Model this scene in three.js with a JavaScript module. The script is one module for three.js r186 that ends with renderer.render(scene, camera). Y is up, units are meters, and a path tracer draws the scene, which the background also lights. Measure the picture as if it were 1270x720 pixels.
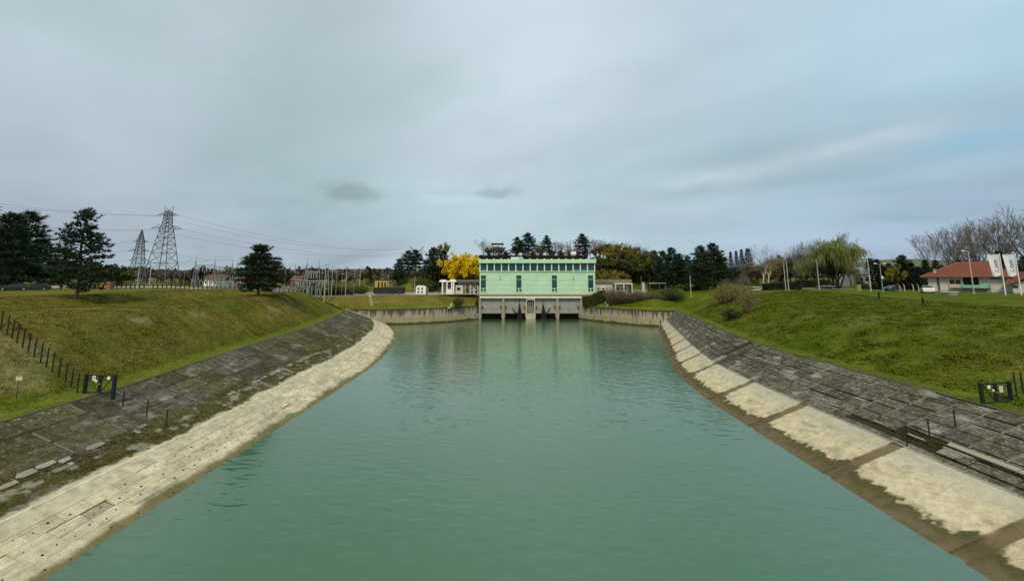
import * as THREE from 'three';
import { mergeGeometries } from 'three/addons/utils/BufferGeometryUtils.js';

// ---------------------------------------------------------------- camera, sky, sun, exposure
const scene = new THREE.Scene();
const EYE = 15, FOCAL = 477, CENTRE_X = 635, CENTRE_Y = 286, PITCH = THREE.MathUtils.degToRad(6.9);   // water lies at y = 0
const camera = new THREE.PerspectiveCamera(2 * Math.atan(434 / FOCAL) * 180 / Math.PI, 1270 / 868, 0.1, 9000);
camera.position.set(0, EYE, 0);
camera.rotation.x = PITCH;
camera.setViewOffset(1270, 868, 0, 148, 1270, 720);
const renderer = new THREE.WebGLRenderer({ antialias: true });
renderer.toneMapping = THREE.LinearToneMapping;
renderer.toneMappingExposure = 1.2;
renderer.shadowMap.enabled = true;

const sun = new THREE.DirectionalLight(0xffe8c8, 2.5);
sun.position.set(-14, 130, 40);
sun.target.position.set(0, 0, -70);
sun.shadow.radius = 24; sun.castShadow = true;
sun.shadow.mapSize.set(2048, 2048);
Object.assign(sun.shadow.camera, { left: -200, right: 200, top: 200, bottom: -200, near: 1, far: 600 });
scene.add(sun, sun.target);

// ---------------------------------------------------------------- numbers
function rng(seed) { let a = seed >>> 0; return () => { a = (a + 0x6D2B79F5) | 0; let t = Math.imul(a ^ (a >>> 15), 1 | a); t = (t + Math.imul(t ^ (t >>> 7), 61 | t)) ^ t; return ((t ^ (t >>> 14)) >>> 0) / 4294967296; }; }
const clamp = (x, a = 0, b = 1) => Math.min(b, Math.max(a, x));
const lerp = (a, b, t) => a + (b - a) * t;
const smooth = (a, b, x) => { const t = clamp((x - a) / (b - a)); return t * t * (3 - 2 * t); };
function hash(x, y) { let h = Math.imul(x, 374761393) + Math.imul(y, 668265263) | 0; h = Math.imul(h ^ (h >>> 13), 1274126177); return ((h ^ (h >>> 16)) >>> 0) / 4294967296; }
function noise(x, y, px = 0, py = 0) {           // value noise; px, py: period in cells
  const xi = Math.floor(x), yi = Math.floor(y), fx = x - xi, fy = y - yi;
  const u = fx * fx * (3 - 2 * fx), v = fy * fy * (3 - 2 * fy);
  const m = (n, p) => p ? ((n % p) + p) % p : n;
  const x0 = m(xi, px), x1 = m(xi + 1, px), y0 = m(yi, py), y1 = m(yi + 1, py);
  return lerp(lerp(hash(x0, y0), hash(x1, y0), u), lerp(hash(x0, y1), hash(x1, y1), u), v);
}
function fbm(x, y, o = 4, px = 0, py = 0) { let s = 0, a = 0.5, n = 0; for (let i = 0; i < o; i++) { s += a * noise(x + i * 17.3 * (px ? 0 : 1), y + i * 9.1 * (py ? 0 : 1), px, py); n += a; a *= 0.5; x *= 2; y *= 2; px *= 2; py *= 2; } return s / n; }
const R0 = rng(20240411);
// a pixel of the photograph, at distance d in front of the camera
const CP = Math.cos(PITCH), SP = Math.sin(PITCH);
function at(px, py, d) { const a = (px - CENTRE_X) / FOCAL, b = -(py - CENTRE_Y) / FOCAL, rz = CP - b * SP, t = d / rz; return new THREE.Vector3(a * t, EYE + (b * CP + SP) * t, -d); }

// ---------------------------------------------------------------- sky: even high cloud, some darker rolls, a thin bright break
{
  const W = 2048, Hh = 1024, data = new Float32Array(W * Hh * 4);
  const blobs = [[435, 238, 40, 15, -0.22], [618, 240, 34, 10, -0.24], [870, 230, 22, 8, -0.08], [1205, 207, 55, 12, 0.07], [560, 247, 50, 7, 0.08], [330, 250, 50, 10, -0.05], [160, 40, 120, 30, -0.04]]
    .map(([x, y, w, h, s]) => { const d = at(x, y, 1).sub(new THREE.Vector3(0, EYE, 0)).normalize(); return { az: Math.atan2(d.x, -d.z), el: Math.asin(d.y), wa: w / FOCAL * 0.8, we: h / FOCAL * 0.9, s }; });
  for (let j = 0; j < Hh; j++) {
    const el = ((j + 0.5) / Hh - 0.5) * Math.PI;          // first row of data is the bottom
    for (let i = 0; i < W; i++) {
      const az = ((i + 0.5) / W - 0.5) * 2 * Math.PI + Math.PI / 2;   // 0 = straight ahead (-z)
      const k = (j * W + i) * 4;
      const e = Math.max(el, 0.004), r = 1 / (Math.tan(Math.min(e, 1.4)) + 0.17);
      const cx = Math.sin(az) * r, cz = -Math.cos(az) * r;
      const n1 = fbm(cx * 0.55 + 40, cz * 0.55 + 21, 5), n2 = fbm(cx * 1.5 + 7, cz * 1.5 + 90, 5), n3 = fbm(cx * 0.22 + 3, cz * 0.22 + 11, 3), n4 = fbm(cx * 0.9 + 140, cz * 2.6 + 50, 5);
      // long soft streaks across the sheet, and patches that let more or less light through
      const sx = cx * 0.8 + cz * 0.6, sz = -cx * 0.6 + cz * 0.8, n5 = fbm(sx * 0.5 + 60, sz * 1.7 + 33, 5), n6 = fbm(cx * 0.7 + 210, cz * 0.7 + 130, 4);
      let L = 0.45 + 0.06 * smooth(0.05, 0.5, e) + 0.28 * smooth(0.6, 1.5, e);
      L *= 1 + 0.30 * (n1 - 0.5) + 0.16 * (n2 - 0.5) + 0.25 * (n3 - 0.5) + 0.10 * (n4 - 0.5) + 0.30 * (n5 - 0.5);
      const dz = Math.hypot((az - 0.02) * 1.0, (e - 0.58) * 1.1);
      L *= 1 + 0.22 * Math.exp(-dz * dz / 0.11) * (0.55 + 0.9 * n2);
      // colour of the cloud sheet: cyan where thin, greyer lilac where thick, bluer low and to the right
      const hue = clamp(0.5 + 2.4 * (n6 - 0.5) + 1.2 * (n5 - 0.5));
      let cr = lerp(0.775, 0.855, hue), cg = lerp(1.02, 0.985, hue), cb = lerp(1.05, 1.10, hue);
      L *= 1 - 0.09 * smooth(-0.12, -0.55, az) * (1 - smooth(-1.6, -2.6, az));
      const low = 1 - smooth(0.02, 0.5, e), rt = smooth(0.1, 1.0, az) * (1 - smooth(1.6, 2.6, az));
      cr -= 0.015 * low + 0.045 * rt; cg -= 0.012 * low + 0.01 * rt; cb += 0.05 * low + 0.12 * rt;
      // the thin warm break low on the right
      const by = 0.245 + 0.05 * (az - 0.7) + 0.03 * (fbm(az * 6, 3, 3) - 0.5);
      const brk = Math.exp(-Math.pow((e - by) / 0.022, 2)) * smooth(0.25, 0.5, az) * (1 - smooth(0.8, 0.95, az)) * (0.35 + fbm(az * 14, e * 60, 4) * 1.1);
      L *= 1 + 0.17 * brk; cr += 0.09 * brk; cb -= 0.03 * brk;
      const blue = Math.exp(-Math.pow((e - 0.225) / 0.02, 2)) * smooth(0.78, 0.9, az) * (1 - smooth(1.3, 1.6, az)) * fbm(az * 10, e * 40 + 5, 3) * 1.5;
      cr -= 0.2 * blue; cg -= 0.02 * blue; cb += 0.17 * blue;
      for (const b of blobs) {
        const dx = (az - b.az) / b.wa, dy = (e - b.el) / b.we, q = dx * dx + dy * dy;
        if (q < 5) L *= 1 + b.s * clamp((Math.exp(-q) * 1.7 - 0.35 + 1.3 * (fbm(az * 34, e * 70, 5) - 0.5)), 0, 1);
      }
      data[k] = L * cr; data[k + 1] = L * cg; data[k + 2] = L * cb; data[k + 3] = 1;
    }
  }
  const t = new THREE.DataTexture(data, W, Hh, THREE.RGBAFormat, THREE.FloatType);
  t.mapping = THREE.EquirectangularReflectionMapping; t.magFilter = t.minFilter = THREE.LinearFilter; t.needsUpdate = true;
  scene.background = t; scene.environment = t;
}

// ---------------------------------------------------------------- making things
const taken = {};
function numbered(n) { const k = taken[n] = (taken[n] ?? -1) + 1; return k ? `${n}_${String(k).padStart(3, '0')}` : n; }
function info(o, label, category, group) { o.userData.label = label; if (category) o.userData.category = category; if (group) o.userData.group = group; return o; }
function thing(name, label, category, group, pos = [0, 0, 0], turn = 0) { const o = new THREE.Group(); o.name = numbered(name); o.position.set(...pos); o.rotation.y = turn; scene.add(o); return info(o, label, category, group); }
function part(parent, name, geo, mat, label) { const m = new THREE.Mesh(Array.isArray(geo) ? join(geo) : geo, mat); m.name = name; m.castShadow = m.receiveShadow = true; parent.add(m); if (label) m.userData.label = label; return m; }
function solo(name, geo, mat, label, category, group) { const m = part(scene, numbered(name), geo, mat); return info(m, label, category, group); }
function structure(name, geo, mat) { const m = part(scene, numbered(name), geo, mat); m.userData.kind = 'structure'; return m; }
function copy(o, pos, turn = 0, scale = 1, label, group) { const c = o.clone(); c.name = numbered(o.name.replace(/_\d{3}$/, '')); c.userData = { ...o.userData }; if (label) c.userData.label = label; if (group) c.userData.group = group; c.position.set(...pos); c.rotation.set(0, turn, 0); typeof scale === 'number' ? c.scale.setScalar(scale) : c.scale.set(...scale); scene.add(c); return c; }
function join(list) {
  list = list.map(g => { let h = g.index ? g.toNonIndexed() : g; for (const k of Object.keys(h.attributes)) if (!['position', 'normal', 'uv', 'color'].includes(k)) h.deleteAttribute(k); if (!h.attributes.uv) h.setAttribute('uv', new THREE.BufferAttribute(new Float32Array(h.attributes.position.count * 2), 2)); return h; });
  const col = list.some(g => g.attributes.color);
  if (col) for (const g of list) if (!g.attributes.color) g.setAttribute('color', new THREE.BufferAttribute(new Float32Array(g.attributes.position.count * 3).fill(1), 3));
  return list.length === 1 ? list[0] : mergeGeometries(list);
}
// a box given by its extremes, with uv in metres
function box(x0, x1, y0, y1, z0, z1) {
  const g = new THREE.BoxGeometry(Math.abs(x1 - x0), Math.abs(y1 - y0), Math.abs(z1 - z0));
  g.translate((x0 + x1) / 2, (y0 + y1) / 2, (z0 + z1) / 2);
  const p = g.attributes.position, n = g.attributes.normal, u = g.attributes.uv;
  for (let i = 0; i < p.count; i++) { const ax = Math.abs(n.getX(i)), ay = Math.abs(n.getY(i)); ax > 0.5 ? u.setXY(i, p.getZ(i), p.getY(i)) : ay > 0.5 ? u.setXY(i, p.getX(i), p.getZ(i)) : u.setXY(i, p.getX(i), p.getY(i)); }
  return g;
}
const UPV = new THREE.Vector3(0, 1, 0);
function bar(a, b, r0, r1 = r0, seg = 5) {
  const A = a.isVector3 ? a : new THREE.Vector3(...a), B = b.isVector3 ? b : new THREE.Vector3(...b), d = B.clone().sub(A), L = d.length();
  const g = new THREE.CylinderGeometry(r1, r0, L, seg, 1, false);
  g.translate(0, L / 2, 0); g.applyQuaternion(new THREE.Quaternion().setFromUnitVectors(UPV, d.normalize())); g.translate(A.x, A.y, A.z);
  return g;
}
function poly(faces, uvScale = 1) {       // flat polygons given by their corners, wound anticlockwise seen from outside
  const pos = [], uv = [];
  for (const f of faces) for (let i = 1; i + 1 < f.length; i++) for (const v of [f[0], f[i], f[i + 1]]) { pos.push(...v); uv.push((v[0] + v[2] * 0.7) * uvScale, (v[1] + v[2] * 0.7) * uvScale); }
  const g = new THREE.BufferGeometry(); g.setAttribute('position', new THREE.Float32BufferAttribute(pos, 3)); g.setAttribute('uv', new THREE.Float32BufferAttribute(uv, 2)); g.computeVertexNormals(); return g;
}
function tint(g, r, gg, b) { const n = g.attributes.position.count, a = new Float32Array(n * 3); for (let i = 0; i < n; i++) { a[3 * i] = r; a[3 * i + 1] = gg; a[3 * i + 2] = b; } g.setAttribute('color', new THREE.BufferAttribute(a, 3)); return g; }

// ---------------------------------------------------------------- textures and materials
const toS = c => { c = clamp(c); return Math.round(255 * (c <= 0.0031308 ? 12.92 * c : 1.055 * Math.pow(c, 1 / 2.4) - 0.055)); };
function colourTex(w, h, f, rx = 1, ry = 1) {   // f(u, v) -> linear [r, g, b]
  const d = new Uint8Array(w * h * 4);
  for (let j = 0; j < h; j++) for (let i = 0; i < w; i++) { const c = f((i + 0.5) / w, (j + 0.5) / h), k = (j * w + i) * 4; d[k] = toS(c[0]); d[k + 1] = toS(c[1]); d[k + 2] = toS(c[2]); d[k + 3] = 255; }
  const t = new THREE.DataTexture(d, w, h); t.wrapS = t.wrapT = THREE.RepeatWrapping; t.magFilter = THREE.LinearFilter; t.minFilter = THREE.LinearMipmapLinearFilter; t.generateMipmaps = true; t.colorSpace = THREE.SRGBColorSpace; t.repeat.set(rx, ry); t.needsUpdate = true; return t;
}
function greyTex(w, h, f, rx = 1, ry = 1) {
  const d = new Uint8Array(w * h * 4);
  for (let j = 0; j < h; j++) for (let i = 0; i < w; i++) { const c = Math.round(255 * clamp(f((i + 0.5) / w, (j + 0.5) / h))), k = (j * w + i) * 4; d[k] = d[k + 1] = d[k + 2] = c; d[k + 3] = 255; }
  const t = new THREE.DataTexture(d, w, h); t.wrapS = t.wrapT = THREE.RepeatWrapping; t.magFilter = THREE.LinearFilter; t.minFilter = THREE.LinearMipmapLinearFilter; t.generateMipmaps = true; t.repeat.set(rx, ry); t.needsUpdate = true; return t;
}
const mat = (r, g, b, rough = 0.9, more = {}) => { const m = new THREE.MeshPhysicalMaterial({ roughness: rough, specularIntensity: rough > 0.79 ? 0.25 : 1, side: THREE.DoubleSide, ...more }); m.color.setRGB(r, g, b); return m; };
const grain = greyTex(512, 512, (u, v) => 0.5 * fbm(u * 64, v * 64, 4, 64, 64) + 0.5 * fbm(u * 8, v * 8, 5, 8, 8), 0.5, 0.5);
const mottle = colourTex(512, 512, (u, v) => { const n = fbm(u * 6, v * 6, 6, 6, 6), s = fbm(u * 90, v * 90, 2, 90, 90), k = 0.72 + 0.42 * n + 0.16 * (s - 0.5); return [k, k, k * 0.985]; }, 0.25, 0.25);
const facadeTex = colourTex(512, 512, (u, v) => { const st = fbm(u * 90, v * 5, 4, 90, 5), n = fbm(u * 7, v * 7, 5, 7, 7), k = 0.86 + 0.2 * n + 0.12 * (st - 0.5), d = clamp(5 * (st - 0.62)) * clamp(3 * (n - 0.4)) * 0.2; return [k - d, k - d * 0.8, k - d]; }, 1 / 14, 1 / 14);
const M = {
  concrete: mat(0.30, 0.285, 0.23, 0.92, { map: mottle, bumpMap: grain, bumpScale: 0.012 }),
  paleConcrete: mat(0.44, 0.415, 0.33, 0.9, { map: mottle, bumpMap: grain, bumpScale: 0.008 }),
  darkConcrete: mat(0.085, 0.078, 0.062, 0.95, { map: mottle, bumpMap: grain, bumpScale: 0.012 }),
  ledge: mat(0.31, 0.288, 0.225, 0.95, { map: mottle, bumpMap: grain, bumpScale: 0.02 }),
  ledgeV: mat(0.33, 0.305, 0.24, 0.95, { map: mottle, vertexColors: true, bumpMap: grain, bumpScale: 0.02 }),
  mortar: mat(0.19, 0.18, 0.14, 0.95, { map: mottle }),
  gateGrey: mat(0.27, 0.29, 0.29, 0.6, { map: mottle }),
  mint: mat(0.425, 0.665, 0.49, 0.7, { map: facadeTex }),
  mintPale: mat(0.53, 0.72, 0.58, 0.65),
  whitePaint: mat(0.72, 0.72, 0.68, 0.6, { map: mottle }),
  white: mat(0.78, 0.79, 0.78, 0.5),
  offWhiteWall: mat(0.56, 0.55, 0.50, 0.85, { map: mottle }),
  greenSteel: mat(0.012, 0.022, 0.018, 0.55, { metalness: 0.2 }),
  galvanised: mat(0.30, 0.32, 0.33, 0.5, { metalness: 0.55 }),
  pylonSteel: mat(0.115, 0.125, 0.135, 0.6, { metalness: 0.35 }),
  wire: mat(0.10, 0.105, 0.11, 0.6, { metalness: 0.4 }),
  paleSteel: mat(0.5, 0.52, 0.52, 0.5, { metalness: 0.3 }),
  darkMetal: mat(0.035, 0.036, 0.036, 0.6, { metalness: 0.3 }),
  black: mat(0.012, 0.013, 0.014, 0.8),
  rust: mat(0.10, 0.065, 0.035, 0.9, { map: mottle }),
  brown: mat(0.2, 0.15, 0.09, 0.85, { map: mottle }),
  asphalt: mat(0.30, 0.295, 0.28, 0.95, { map: mottle }),
  bark: mat(0.085, 0.07, 0.055, 0.95, { map: mottle }),
  barkGrey: mat(0.085, 0.074, 0.062, 0.95, { map: mottle }),
  twig: mat(0.185, 0.17, 0.155, 0.95),
  barkShrub: mat(0.15, 0.125, 0.09, 0.95),
  birch: mat(0.5, 0.49, 0.46, 0.85, { map: mottle }),
  glass: new THREE.MeshPhysicalMaterial({ color: new THREE.Color().setRGB(0.012, 0.05, 0.052), roughness: 0.06, metalness: 0, ior: 1.5 }),
  darkGlass: new THREE.MeshPhysicalMaterial({ color: new THREE.Color().setRGB(0.015, 0.018, 0.02), roughness: 0.08, ior: 1.5 }),
  redTile: mat(0.175, 0.058, 0.05, 0.85, { map: mottle }),
  oldTile: mat(0.12, 0.06, 0.045, 0.9, { map: mottle }),
  brick: mat(0.28, 0.12, 0.07, 0.9, { map: mottle }),
  yellow: mat(0.45, 0.32, 0.07, 0.8),
  turquoise: mat(0.12, 0.5, 0.36, 0.6),
  pink: mat(0.55, 0.33, 0.29, 0.7),
  carBlack: new THREE.MeshPhysicalMaterial({ color: 0x0b0c0e, roughness: 0.35, clearcoat: 1, clearcoatRoughness: 0.1 }),
  carWhite: new THREE.MeshPhysicalMaterial({ color: 0xd8dad9, roughness: 0.35, clearcoat: 1, clearcoatRoughness: 0.1 }),
  carBlue: new THREE.MeshPhysicalMaterial({ color: 0x10203c, roughness: 0.35, clearcoat: 1, clearcoatRoughness: 0.1 }),
};
// ---------------------------------------------------------------- the canal: edges of the water and of the lining, traced on their planes
const TOP = 5.0;
function curve(pts) { const f = z => { if (z >= pts[0][0]) return pts[0][1]; for (let i = 1; i < pts.length; i++) if (z >= pts[i][0]) { const [a, b] = [pts[i - 1], pts[i]]; return lerp(a[1], b[1], (z - a[0]) / (b[0] - a[0])); } return pts.at(-1)[1]; }; return z => (f(z + 5) + f(z + 2.5) + 2 * f(z) + f(z - 2.5) + f(z - 5)) / 6; }
const waterL = curve([[80, 23.4], [-56, 23.4], [-67, 23.6], [-77, 24.6], [-91, 27], [-108, 31.4], [-126, 40], [-200, 75]]);
const waterR = curve([[80, 24.0], [-48, 24.0], [-59, 25.1], [-70, 28], [-91, 34.8], [-121, 44.8], [-200, 71]]);
const topL = curve([[80, 35.4], [-37, 35.5], [-48, 37.4], [-63, 39.3], [-80, 41], [-110, 47.8], [-126, 53.8], [-200, 80]]);
const topR = curve([[80, 37.1], [-33, 37.1], [-51, 36.8], [-59, 36.8], [-78, 40.6], [-113, 48.5], [-121, 51], [-200, 76]]);
const ENDL = -126, ENDR = -121, FACE = -141.5;          // ends of the linings; front of the powerhouse piers
const wallL = [[-53.8, -126], [-40, -126.2], [-26, -131], [-12.6, FACE]], wallR = [[51, -121], [44.8, -121.2], [34, -130], [25.2, FACE]];
const wallX = (w, z) => { for (let i = 1; i < w.length; i++) if (z >= w[i][1]) { const a = w[i - 1], b = w[i]; return lerp(a[0], b[0], clamp((z - a[1]) / (b[1] - a[1]))); } return w.at(-1)[0]; };
const edgeW = (s, z) => s < 0 ? (z > ENDL ? waterL(z) : -wallX(wallL, z)) : (z > ENDR ? waterR(z) : wallX(wallR, z));
const edgeT = (s, z) => s < 0 ? (z > ENDL ? topL(z) : -wallX(wallL, z) + 0.7) : (z > ENDR ? topR(z) : wallX(wallR, z) + 0.7);
const lineOf = s => { const p = []; for (let z = 80; z > (s < 0 ? ENDL : ENDR); z -= 3) p.push([s * edgeT(s, z), z]); p.push(...(s < 0 ? wallL : wallR)); return p; };
const LINES = { '-1': lineOf(-1), '1': lineOf(1) };
function dist(s, x, z) { let m = 1e9; const p = LINES[s]; for (let i = 1; i < p.length; i++) { const [ax, az] = p[i - 1], [bx, bz] = p[i], dx = bx - ax, dz = bz - az, t = clamp(((x - ax) * dx + (z - az) * dz) / (dx * dx + dz * dz)), d = (x - ax - t * dx) ** 2 + (z - az - t * dz) ** 2; if (d < m) m = d; } return Math.sqrt(m); }
const smin = (a, b, k) => { const h = clamp(0.5 + 0.5 * (b - a) / k); return lerp(b, a, h) - k * h * (1 - h); };
function hill(x, z) { const along = smooth(-78, -24, x) * (1 - smooth(48, 120, x)), back = smooth(-166, -196, z) * (1 - smooth(-420, -700, z)); return 15.5 * along * back; }
function land(x, z) {                                    // height of the ground outside the canal
  const s = x < 6 ? -1 : 1, o = (Math.abs(x) > 200 || z < -240) ? 150 : dist(s, x, z);
  let h;
  const wallZone = smooth(s < 0 ? -112 : -108, s < 0 ? -128 : -122, z);
  if (s < 0) {
    let P = lerp(11.0, 8.6, smooth(-104, -124, z) * smooth(-105, -70, x));
    P += 1.2 * smooth(-62.5, -67.5, x) * (1 - smooth(-92, -112, z)) - 1.2 * smooth(-120, -170, z) * (1 - smooth(-70, -50, x)) ;
    const bank = lerp(5.15 + 0.72 * (o - 2.0), 4.75 + 0.5 * (o - 1.0), wallZone);
    h = smin(Math.max(bank, 5.0 + 0.04 * o - 0.3 * wallZone), P, 0.7);
  } else {
    const P = lerp(lerp(10.6, 11.6, smooth(60, 90, x)), lerp(8.6, 11.2, smooth(44, 66, x)), smooth(-100, -124, z));
    const bank = lerp(o < 12 ? 5.1 + 0.42 * (o - 2.6) : 9.05 + 0.17 * (o - 12), 4.75 + 0.5 * (o - 1.0), wallZone * (1 - smooth(46, 60, x)));
    h = smin(Math.max(bank, 5.0 + 0.05 * o - 0.3 * wallZone), P, 1.4);
  }
  const ease = smooth(0.5, 4, o);
  h += ease * (0.35 * (fbm(x * 0.07 + 5, z * 0.07, 3) - 0.5) + 0.12 * (fbm(x * 0.5, z * 0.5, 3) - 0.5)) * (1 - smooth(-125, -140, z) * 0.85);
  return h + hill(x, z);
}
const groundAt = (x, z) => land(x, z);

// where the line of sight through a pixel meets the ground
function hit(px, py) { let d = 20; for (let k = 0; k < 900; k++) { const p = at(px, py, d); if (Math.abs(p.x) > edgeT(Math.sign(p.x), p.z) && land(p.x, p.z) >= p.y) return p; d += 0.25; } return at(px, py, d); }
const BARE = [[175, 398, 1.5, 0.8], [246, 391.5, 1.3, 0.7], [10, 440, 3.2, 2.2], [8, 462, 3, 2], [30, 452, 2, 1.4], [150, 384, 2.5, 0.8], [340, 384, 2, 1]].map(([px, py, a, b]) => { const p = hit(px, py); return [p.x, p.z, a, b]; });
const bareness = (x, z) => { let m = 0; for (const [bx, bz, a, b] of BARE) { const q = ((x - bx) / b) ** 2 + ((z - bz) / a) ** 2; if (q < 4) m = Math.max(m, smooth(1.3, 0.5, q + 1.6 * (fbm(x * 1.4, z * 1.4, 4) - 0.5))); } return m; };
// ---------------------------------------------------------------- ground: one sheet to the horizon, its columns following the canal edges
{
  const zs = []; for (let z = 60; z > -18; z -= 6) zs.push(z); for (let z = -18; z > -70; z -= 0.9) zs.push(z); for (let z = -70; z > -150; z -= 1.3) zs.push(z); for (let z = -150; z > -260; z -= 4) zs.push(z); for (let z = -260; z > -3600; z *= 1.16) zs.push(z);
  const off = []; for (let o = 0; o < 34; o += 0.62) off.push(o); for (let o = 34; o < 90; o += 2.5) off.push(o); for (let o = 90; o < 3800; o *= 1.25) off.push(o);
  const cols = [];                                       // each: [side, kind, value]
  for (const o of [...off].reverse()) cols.push([-1, 'land', o]);
  for (const v of [1, 0.66, 0.33, 0, -0.5]) cols.push([-1, 'bank', v]);
  cols.push([0, 'bed', 0]);
  for (const v of [-0.5, 0, 0.33, 0.66, 1]) cols.push([1, 'bank', v]);
  for (const o of off) cols.push([1, 'land', o]);
  const pos = [], uv = [], col = [], idx = [];
  for (const z of zs) for (const [s, kind, o] of cols) {
    let x, y, c;
    const inWall = z <= (s < 0 ? ENDL : ENDR), under = z < -146.5;
    if (kind === 'land') {
      x = s * (edgeT(s, z) + o + 0.02); y = land(x, z); if (o === 0) y -= 0.02;
      const n = fbm(x * 0.09 + 31, z * 0.09 + 7, 4), n2 = fbm(x * 0.45 + 3, z * 0.45 + 50, 4), n3 = fbm(x * 1.3, z * 1.3 + 9, 3), d = (Math.abs(x) > 200 || z < -240) ? 150 : dist(s, x, z);
      const green = [0.108, 0.122, 0.013], dry = [0.152, 0.128, 0.028], fresh = [0.140, 0.160, 0.024], rich = [0.085, 0.116, 0.008], straw = [0.28, 0.225, 0.10];
      const mixc = (a, b, t) => a.map((q, i) => lerp(q, b[i], t));
      if (s < 0) { c = mixc(green, dry, clamp(0.56 + 2.3 * (n - 0.38) + 0.9 * (n2 - 0.5)) * smooth(2.2, 4.2, d)); c = mixc(c, straw, clamp(3.5 * (n2 - 0.62)) * clamp(5 * (n - 0.42)) * smooth(3, 5, d) * 0.8); if (z > -50 && d > 3 && x < -38.5 && z > -34) c = mixc(c, straw, clamp(4 * (n2 * 0.6 + n3 * 0.4 - 0.44)) * 0.75 * smooth(-36, -31, z)); c = mixc(c, fresh, (1 - smooth(1.6, 2.9, d)) * 0.85); c = mixc(c, fresh, clamp(3 * (n - 0.45)) * 0.6 * smooth(10, 13, d)); }
      else { c = mixc(rich, dry, clamp(0.1 + 1.5 * (n - 0.46) + 1.3 * (n2 - 0.52)) * 0.6 * smooth(2.5, 5, d)); c = mixc(c, fresh, (1 - smooth(1.9, 3.1, d)) * 0.75); }
      const n4 = fbm(x * 0.22 + 77, z * 0.35 + 13, 4), k = (0.78 + 0.44 * n3) * (0.72 + 0.56 * n4); c = c.map(q => q * k); if (s > 0) c = mixc(c, [0.17, 0.145, 0.05], clamp(4 * (n4 - 0.58)) * 0.5 * smooth(3, 6, d));
      if (s < 0 && z > -110) c = mixc(c, [0.30, 0.25, 0.125], (z > -36 ? 0.5 : 0.8) * bareness(x, z) * (0.55 + 0.9 * (n3 - 0.25)));
      if (hill(x, z) > 3) c = mixc(c, [0.05, 0.052, 0.018], smooth(3, 8, hill(x, z)) * 0.8);
    } else {
      const w = edgeW(s || 1, z), t = edgeT(s || 1, z);
      if (kind === 'bed') { x = (edgeW(1, z) - edgeW(-1, z)) / 2; y = under ? 8.3 : -4.5; } else if (inWall) { x = s * lerp(w, t, clamp(o)) * (o < 0 ? 0.8 : 1); y = under ? 8.35 : -4.4 + (o >= 1 ? 4.4 + 4.3 : 0); }
      else { x = s * lerp(w, t, o); y = TOP * o - 0.13; if (o < 0) y = -4.2; }
      c = [0.05, 0.044, 0.024];
    }
    pos.push(x, y, z); uv.push(x / 9, z / 9); col.push(...c);
  }
  const C = cols.length;
  for (let j = 0; j + 1 < zs.length; j++) for (let i = 0; i + 1 < C; i++) { const a = j * C + i, b = a + 1, d = a + C, e = d + 1; idx.push(a, b, d, b, e, d); }
  const g = new THREE.BufferGeometry(); g.setAttribute('position', new THREE.Float32BufferAttribute(pos, 3)); g.setAttribute('uv', new THREE.Float32BufferAttribute(uv, 2)); g.setAttribute('color', new THREE.Float32BufferAttribute(col, 3)); g.setIndex(idx); g.computeVertexNormals();
  const turf = colourTex(1024, 1024, (u, v) => { const a = fbm(u * 40, v * 40, 5, 40, 40), b = fbm(u * 9, v * 9, 4, 9, 9), s = fbm(u * 170, v * 170, 2, 170, 170), k = 0.45 + 0.75 * a + 0.35 * b - 0.15 + 0.7 * (s - 0.5); return [k * (0.94 + 0.26 * (b - 0.5)), k, k * (0.95 + 0.3 * (a - 0.5))]; });
  const turfBump = greyTex(1024, 1024, (u, v) => 0.6 * fbm(u * 34, v * 34, 5, 34, 34) + 0.4 * fbm(u * 150, v * 150, 2, 150, 150));
  const m = new THREE.MeshPhysicalMaterial({ vertexColors: true, roughness: 1, specularIntensity: 0.1, map: turf, bumpMap: turfBump, bumpScale: 0.16, side: THREE.DoubleSide });
  structure('ground', g, m);
}

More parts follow.
